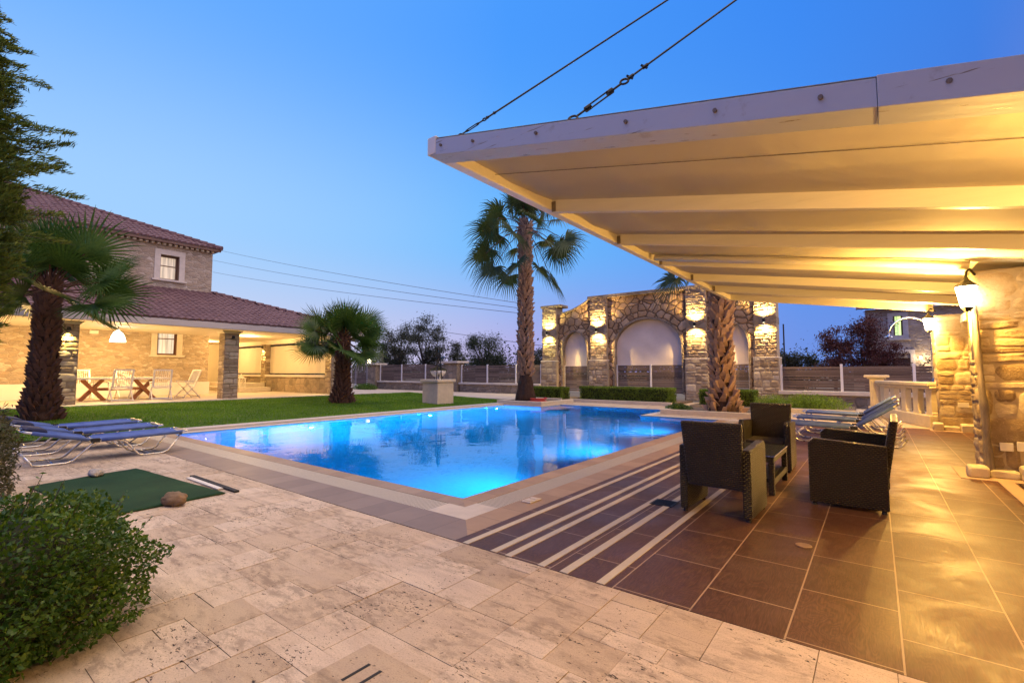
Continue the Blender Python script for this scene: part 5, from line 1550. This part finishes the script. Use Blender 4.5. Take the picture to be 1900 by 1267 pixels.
palm('dark-trunked fan palm in front of the lit porch column at the left', -16.1, 2.24, .13, 3.45, .27, .20, 40, 1.10, 1.15, 86, -22, 'palm_leaf', 51, .9, 1.55, .17, .13)
palm('short bushy fan palm on the lawn left of the pedestal', -16.0, 10.35, .13, 2.65, .27, .215, 44, .85, .98, 86, -32, 'palm_leaf', 52, .75, 1.65, .16, .13)
palm('tall slender fan palm with drooping leaves at the far pool corner', -11.55, 16.0, .08, 7.55, .28, .205, 34, 1.5, 1.10, 88, -44, 'palm_leaf_far', 53, 1.3, 1.85, .80, .20, False, clean=1.15, nleafl=36)
palm('thick-based fan palm whose crown is hidden above the canopy', -3.72, 15.45, .06, 5.6, .285, .24, 22, 1.35, 1.0, 62, -46, 'palm_leaf_far', 54, .9, 1.75, .62, .21, False)

# ---- cypress at the left edge
CY = thing('cypress', (-9.42, .40, 0), 'tall dark cypress with feathery sprays at the left edge', 'tree')
b = MB(); b.tube([(-9.42,.40,-.1),(-9.42,.40,3),(-9.42,.40,6.9)], [.16,.11,.02], 8); b.build('trunk', M['bark'], CY, smooth=True)
rr = random.Random(77); P = []; Dn = []; bb = MB()
for k in range(760):
    z = 1.7 + 5.2*(k/760)**.95
    env = .50 + .24*min(1, max(0, (z-1.6)/1.2)) if z < 4.4 else .74*max(.05, (7.0-z)/2.6)**.7
    az = k*2.39996 + rr.uniform(-.3,.3); L = env*rr.uniform(.72,1.0); long_ = 0
    if z > 2.7 and rr.random() < .20: L *= rr.uniform(1.4, 1.95); long_ = 1
    el = rr.uniform(.05,.55)
    d = Vector((math.cos(az)*math.cos(el), math.sin(az)*math.cos(el), math.sin(el)))
    st = Vector((-9.42,.40,z-.25))
    en = st + d*L - Vector((0,0,.10*L*L))
    bb.tube([st, st.lerp(en,.5)+Vector((0,0,.05)), en+d*.06-Vector((0,0,.03))], [.012,.007,.002], 3, cap=False)
    m = int(210*L)
    for i in range(m):
        t = .30+.70*rr.random()**.8; w = .14*(1.10-t)*min(L,.9)+.010
        p = st.lerp(en, t) + Vector((0,0,.05*math.sin(PI*t))) + Vector((rr.gauss(0,w*.8), rr.gauss(0,w*.8), rr.gauss(0,w*.6)))
        P.append(tuple(p)); dd_ = d + Vector((rr.gauss(0,.4), rr.gauss(0,.4), rr.gauss(.35,.35))); Dn.append(tuple(dd_))
V, F = leaf_quads(np.array(P), .085, np.random.default_rng(8), np.array(Dn), .12, .16)
np_mesh('crown', V, F, M['cypress'], CY); bb.build('branches', M['bark'], CY)

# ================================================================== furniture
def rattan_chair(label, W=.62, D_=.60, back=.85, arm=.63, name='rattan_armchair', cat='armchair', group='dark rattan seats round the coffee table'):
    """faces +y, origin on the floor at the middle"""
    o = thing(name, (0,0,0), label, cat, group)
    t = .075; h = W/2; d = D_/2
    for s in (-1, 1):
        b = MB(); x0, x1 = (s*h - t, s*h) if s > 0 else (-h, -h+t)
        poly = [(-d, .03), (d, .03), (d, arm-.03), (d-.05, arm+.02), (-d, arm-.015)]
        vs = [(x0,y,z) for y,z in poly] + [(x1,y,z) for y,z in poly]; n = len(poly)
        b.add(vs, [tuple(range(n)), tuple(reversed(range(n,2*n)))] + [(i,n+i,n+(i+1)%n,(i+1)%n) for i in range(n)])
        a_ = b.build('side_panel', M['rattan'], o, bevel=.012)
        b = MB()
        for yy in (-d+.04, d-.04): b.lathe([(.022,0),(.018,.03)], ((x0+x1)/2, yy, 0), 8)
        b.build('feet', M['rubber'], a_)
    b = MB()
    b.hexa([(-h+t+.002,-d+.0,.26),(h-t-.002,-d+.0,.26),(h-t-.002,-d+.07,.26),(-h+t+.002,-d+.07,.26)],
           [(-h+.045,-d-.09,back),(h-.045,-d-.09,back),(h-.045,-d-.03,back),(-h+.045,-d-.03,back)])
    b.build('backrest', M['rattan'], o, bevel=.014)
    b = MB(); b.box(-h+t+.002, h-t-.002, -d+.075, d-.02, .24, .34); s_ = b.build('seat', M['rattan'], o, bevel=.014)
    b = MB(); b.box(-h+t+.01, h-t-.01, -d+.08, d-.03, .342, .385); b.build('seat_pad', M['cushion'], s_, bevel=.015)
    return o
c1 = rattan_chair('dark rattan armchair nearest the pool, its back to the viewer')
c1.location = (-1.19, 4.86, 0); c1.rotation_euler = (0,0,-.03)
c2 = copy_tree(c1, (-1.22, 7.38, 0), PI+.02, label='dark rattan armchair behind the coffee table, facing the viewer')
c3 = rattan_chair('dark rattan two-seat sofa turned side on at the right of the coffee table', W=1.14, D_=.62, name='rattan_sofa', cat='sofa')
c3.location = (-.245, 6.13, 0); c3.rotation_euler = (0,0,PI/2-.02)
CT = thing('coffee_table', (-1.12, 6.16, 0), 'low dark rattan coffee table with a glass top between the armchairs', 'table')
x0,x1,y0,y1 = -1.36,-.89,5.70,6.64
b = MB(); b.box(x0,x1,y0,y0+.06,.34,.40); b.box(x0,x1,y1-.06,y1,.34,.40); b.box(x0,x0+.06,y0+.061,y1-.061,.34,.40); b.box(x1-.06,x1,y0+.061,y1-.061,.34,.40); b.build('top_frame', M['rattan'], CT, bevel=.008)
b = MB(); b.box(x0-.005,x1+.005,y0-.005,y1+.005,.402,.412); b.build('glass_top', M['glass_top'], CT, bevel=.002)
for xx in (x0+.03, x1-.03):
    for yy in (y0+.03, y1-.03):
        b = MB(); b.box(xx-.028,xx+.028,yy-.028,yy+.028,.0,.339); b.build('leg', M['rattan'], CT, bevel=.006)
b = MB(); b.box(x0+.06,x1-.06,y0+.06,y1-.06,.12,.16); b.box(x1-.058,x1-.004,y0+.06,y1-.06,.10,.17); b.box(x0+.004,x0+.058,y0+.06,y1-.06,.10,.17); b.build('shelf', M['rattan'], CT, bevel=.006)
b = MB(); b.tube([(x0-.006,y0-.006,.407),(x1+.006,y0-.006,.407),(x1+.006,y1+.006,.407),(x0-.006,y1+.006,.407)], .005, 6, closed=True); b.build('edge_trim', M['alu'], CT)

def lounger(label, group, ang, blen=.78, flat=1.15, pillow=False):
    """foot at x=0, head towards +x, origin on the ground"""
    o = thing('sun_lounger', (0,0,0), label, 'sun lounger', group)
    zb = .30; w = .31
    ca, sa = math.cos(ang), math.sin(ang)
    bend = Vector((flat, 0, zb))
    nx = 12
    def sheet_(x0, x1, f):
        vs = []; n = 10; m = 6
        for i in range(n+1):
            for j in range(m+1):
                u = x0+(x1-x0)*i/n; v = -w+.01+(2*w-.02)*j/m
                vs.append(f(u, v, -.022*math.sin(PI*j/m)))
        b = MB(); b.add(vs, [(i*(m+1)+j, (i+1)*(m+1)+j, (i+1)*(m+1)+j+1, i*(m+1)+j+1) for i in range(n) for j in range(m)])
        return b
    fl = sheet_(.03, flat-.02, lambda u, v, s: (u, v, zb+.012+s + .02*(1-u/flat)))
    for s_ in (-1, 1): fl.tube([(.06,s_*w,zb+.022),(flat-.07,s_*w,zb+.001)], .026, 8)
    so = fl.build('sling', M['sling'], o, smooth=True)
    so
    bs = sheet_(.03, blen-.02, lambda u, v, s: (flat+u*ca, v, zb+.012+u*sa+s))
    for s_ in (-1, 1): bs.tube([(flat+.07*ca,s_*w,zb+.07*sa),(flat+(blen-.09)*ca,s_*w,zb+(blen-.09)*sa)], .026, 8)
    bk = bs.build('back_sling', M['sling'], o, smooth=True)
    bk
    # frame: side rails + foot bar
    b = MB()
    for s in (-1, 1): b.tube([(.0,s*w,zb+.03),(.10,s*w,zb+.018),(flat+.02,s*w,zb)], .016, 8)
    b.tube([(.0,-w,zb+.03),(-.02,-w+.04,zb+.03),(-.02,w-.04,zb+.03),(.0,w,zb+.03)], .016, 8)
    b.tube([(flat,-w,zb),(flat,w,zb)], .012, 8)
    b.build('frame', M['alu'], o, smooth=True)
    b = MB(); e = Vector((flat+blen*ca, 0, zb+blen*sa))
    b.tube([(flat,-w,zb),(e.x-.04*ca,-w,e.z-.04*sa),(e.x,-w+.05,e.z),(e.x,w-.05,e.z),(e.x-.04*ca,w,e.z-.04*sa),(flat,w,zb)], .016, 8)
    b.build('back_frame', M['alu'], o, smooth=True)
    # sinuous legs
    for s in (-1, 1):
        y = s*(w-.012)
        b = MB(); b.tube([(.06,y,zb+.005),(.24,y,.05),(.30,y,.018),(.36,y,.013),(.56,y,.013),(.63,y,.04),(.80,y,zb-.05),(.88,y,zb-.018),(.98,y,zb-.014)], .0155, 8); b.build('leg', M['alu'], o, smooth=True)
        b = MB(); b.tube([(.96,y,zb-.014),(1.10,y,zb-.016),(1.18,y,zb-.05),(1.38,y,.04),(1.45,y,.013),(1.72,y,.013),(1.80,y,.03),(1.88,y,.16)], .0155, 8); b.build('leg', M['alu'], o, smooth=True)
        b = MB(); b.tube([(flat+.30*ca,s*(w-.03),zb+.30*sa-.02),(flat+.60,s*(w-.03),.06)], .009, 6)
        if ang > .4: b.build('back_prop', M['alu'], o, smooth=True)
    b = MB(); b.tube([(.46,-w+.012,.013),(.46,w-.012,.013)], .011, 6); b.tube([(1.58,-w+.012,.013),(1.58,w-.012,.013)], .011, 6); b.build('cross_bar', M['alu'], o, smooth=True)
    for s in (-1, 1):
        b = MB(); b.box(flat-.05,flat+.05,s*w-.02,s*w+.02,zb-.03,zb+.03); b.build('hinge', M['rubber'], o, bevel=.006)
    if pillow:
        b = MB(); u0 = blen-.26
        f = lambda u, v, k: (flat+u*ca-k*sa, v, zb+.012+u*sa+k*ca)
        b.hexa([f(u0,-w+.02,.01),f(blen-.02,-w+.02,.01),f(blen-.02,w-.02,.01),f(u0,w-.02,.01)], [f(u0+.03,-w+.04,.06),f(blen-.05,-w+.04,.06),f(blen-.05,w-.04,.06),f(u0+.03,w-.04,.06)])
        b.build('headrest', M['navy'], o, bevel=.02)
    return o
M['navy'] = m_plain('navy headrest', (.018,.024,.07), .8, .2, 20, .2)
l1 = lounger('nearest of the three blue loungers beside the pool corner, low flat back', 'blue loungers on the paving by the pool corner', R(14), pillow=True)
l1.location = (-9.42, 3.02, 0); l1.rotation_euler = (0,0,-PI/2-.02)
copy_tree(l1, (-10.72, 3.05, 0), -PI/2, label='middle one of the three flat blue loungers beside the pool corner')
copy_tree(l1, (-11.95, 3.05, 0), -PI/2+.02, label='blue lounger closest to the dark palm trunk, farthest of the flat three')
l2 = lounger('nearest raised-back blue lounger, just behind the rattan sofa', 'blue loungers with raised backs by the balustrade', R(35))
l2.location = (-1.50, 10.80, 0); l2.rotation_euler = (0,0,.0)
copy_tree(l2, (-1.46, 12.35, 0), .0, label='middle blue lounger with raised back in front of the balustrade')
copy_tree(l2, (-1.46, 14.0, 0), .0, label='farthest raised-back blue lounger, closest to the balustrade')

# ---- green mat with its edging and stones
poly = [(-7.63,.99),(-5.51,1.20),(-5.57,2.23),(-7.92,2.05)]
nn_ = 24; vs = []
for j in range(nn_+1):
    for i in range(nn_+1):
        u, v = i/nn_, j/nn_
        p = Vector((*poly[0],0)).lerp(Vector((*poly[1],0)), u).lerp(Vector((*poly[3],0)).lerp(Vector((*poly[2],0)), u), v)
        vs.append((p.x, p.y, .014 + .010*abs(mnoise.noise(Vector((p.x*2.2, p.y*2.2, 1)))) ))
b = MB(); b.add(vs, [(j*(nn_+1)+i, j*(nn_+1)+i+1, (j+1)*(nn_+1)+i+1, (j+1)*(nn_+1)+i) for j in range(nn_) for i in range(nn_)])
t = NT('artificial turf'); c = t.coord(); n1 = t.noise(c, 180, 3); n2 = t.noise(c, 2.0, 4)
t.bsdf(t.ramp(t.math('ADD', t.math('MULTIPLY', n1, .5), t.math('MULTIPLY', n2, .5)), [(.35, (.012,.040,.018)), (.65, (.030,.080,.032))]), .9, t.bump(n1, .8, .01), 0, .2)
mt = b.build('turf_mat', t.m, smooth=True); mt.modifiers.new('t', 'SOLIDIFY').thickness = .010
tag(mt, 'dark green artificial turf mat lying on the travertine by the loungers', 'mat')
b = MB(); b.bar((-6.80,2.33,.012),(-5.53,2.33,.012), .05, .02); tag(b.build('edging_strip', M['rubber']), 'black strip lying along the back corner of the turf mat', 'strip')
b = MB(); b.bar((-6.72,2.27,.012),(-5.80,2.27,.012), .055, .012); tag(b.build('edging_strip', M['plastic_white']), 'white strip beside the black strip at the turf mat corner', 'strip')
def rock(label, c, r, mat, seed):
    bm = bmesh.new(); bmesh.ops.create_icosphere(bm, subdivisions=4, radius=1)
    for v in bm.verts:
        k = 1 + .25*mnoise.noise(v.co*1.3+Vector((seed,0,0))) + .13*mnoise.noise(v.co*4+Vector((seed,3,0)))+ .05*mnoise.noise(v.co*11+Vector((seed,3,0)))
        v.co = Vector((v.co.x*r[0], v.co.y*r[1], max(v.co.z, -.75)*r[2]))*k
    me = bpy.data.meshes.new('stone'); bm.to_mesh(me); bm.free(); me.materials.append(mat)
    for p in me.polygons: p.use_smooth = True
    o = bpy.data.objects.new('stone', me); COL.objects.link(o); o.location = c
    return tag(o, label, 'stone')
rock('small pale stone on the back left edge of the turf mat', (-7.72,1.60,.055), (.11,.075,.052), M['rock_pale'], 3)
rock('larger rough brown stone on the front right corner of the turf mat', (-5.50,1.74,.06), (.125,.075,.065), M['rock_brown'], 8).rotation_euler = (0,0,.5)

# ---- drains, lids and caps in the floor
b = MB(); b.box(-1.83,-1.61,4.62,4.84,.001,.006)
for k in range(6): b.box(-1.81,-1.63,4.645+k*.034,4.655+k*.034,.0062,.010)
tag(b.build('floor_drain', M['steel_wire']), 'square dark floor drain among the cream stripes', 'drain')
b = MB(); b.box(-2.88,-2.76,3.90,4.10,.001,.012); b.box(-2.86,-2.78,3.93,3.98,.0122,.018); b.box(-2.86,-2.78,4.02,4.07,.0122,.018)
tag(b.build('socket_lid', M['cap_stone'], bevel=.004), 'small pale lid set in the tan border beside the pool', 'lid')
b = MB(); b.lathe([(.055,.001),(.055,.007),(.045,.009)], (-.48,4.22,0), 20); tag(b.build('floor_plate', m_plain('pale floor cap', (.25,.16,.10), .5)), 'round pale plate set in the brown tiles before the sofa', 'floor plate')
b = MB(); b.box(-1.98,-1.55,1.12,1.46,-.008,.002)
gr = b.build('drain_cover', M['travertine'], bevel=.003); tag(gr, 'travertine drain cover with slots at the bottom edge', 'drain')
b = MB()
for k in range(2): b.bar((-1.84+.08*k,1.22,.0025),(-1.84+.08*k,1.36,.0025), .016, .002)
b.build('slots', M['rubber'], gr)
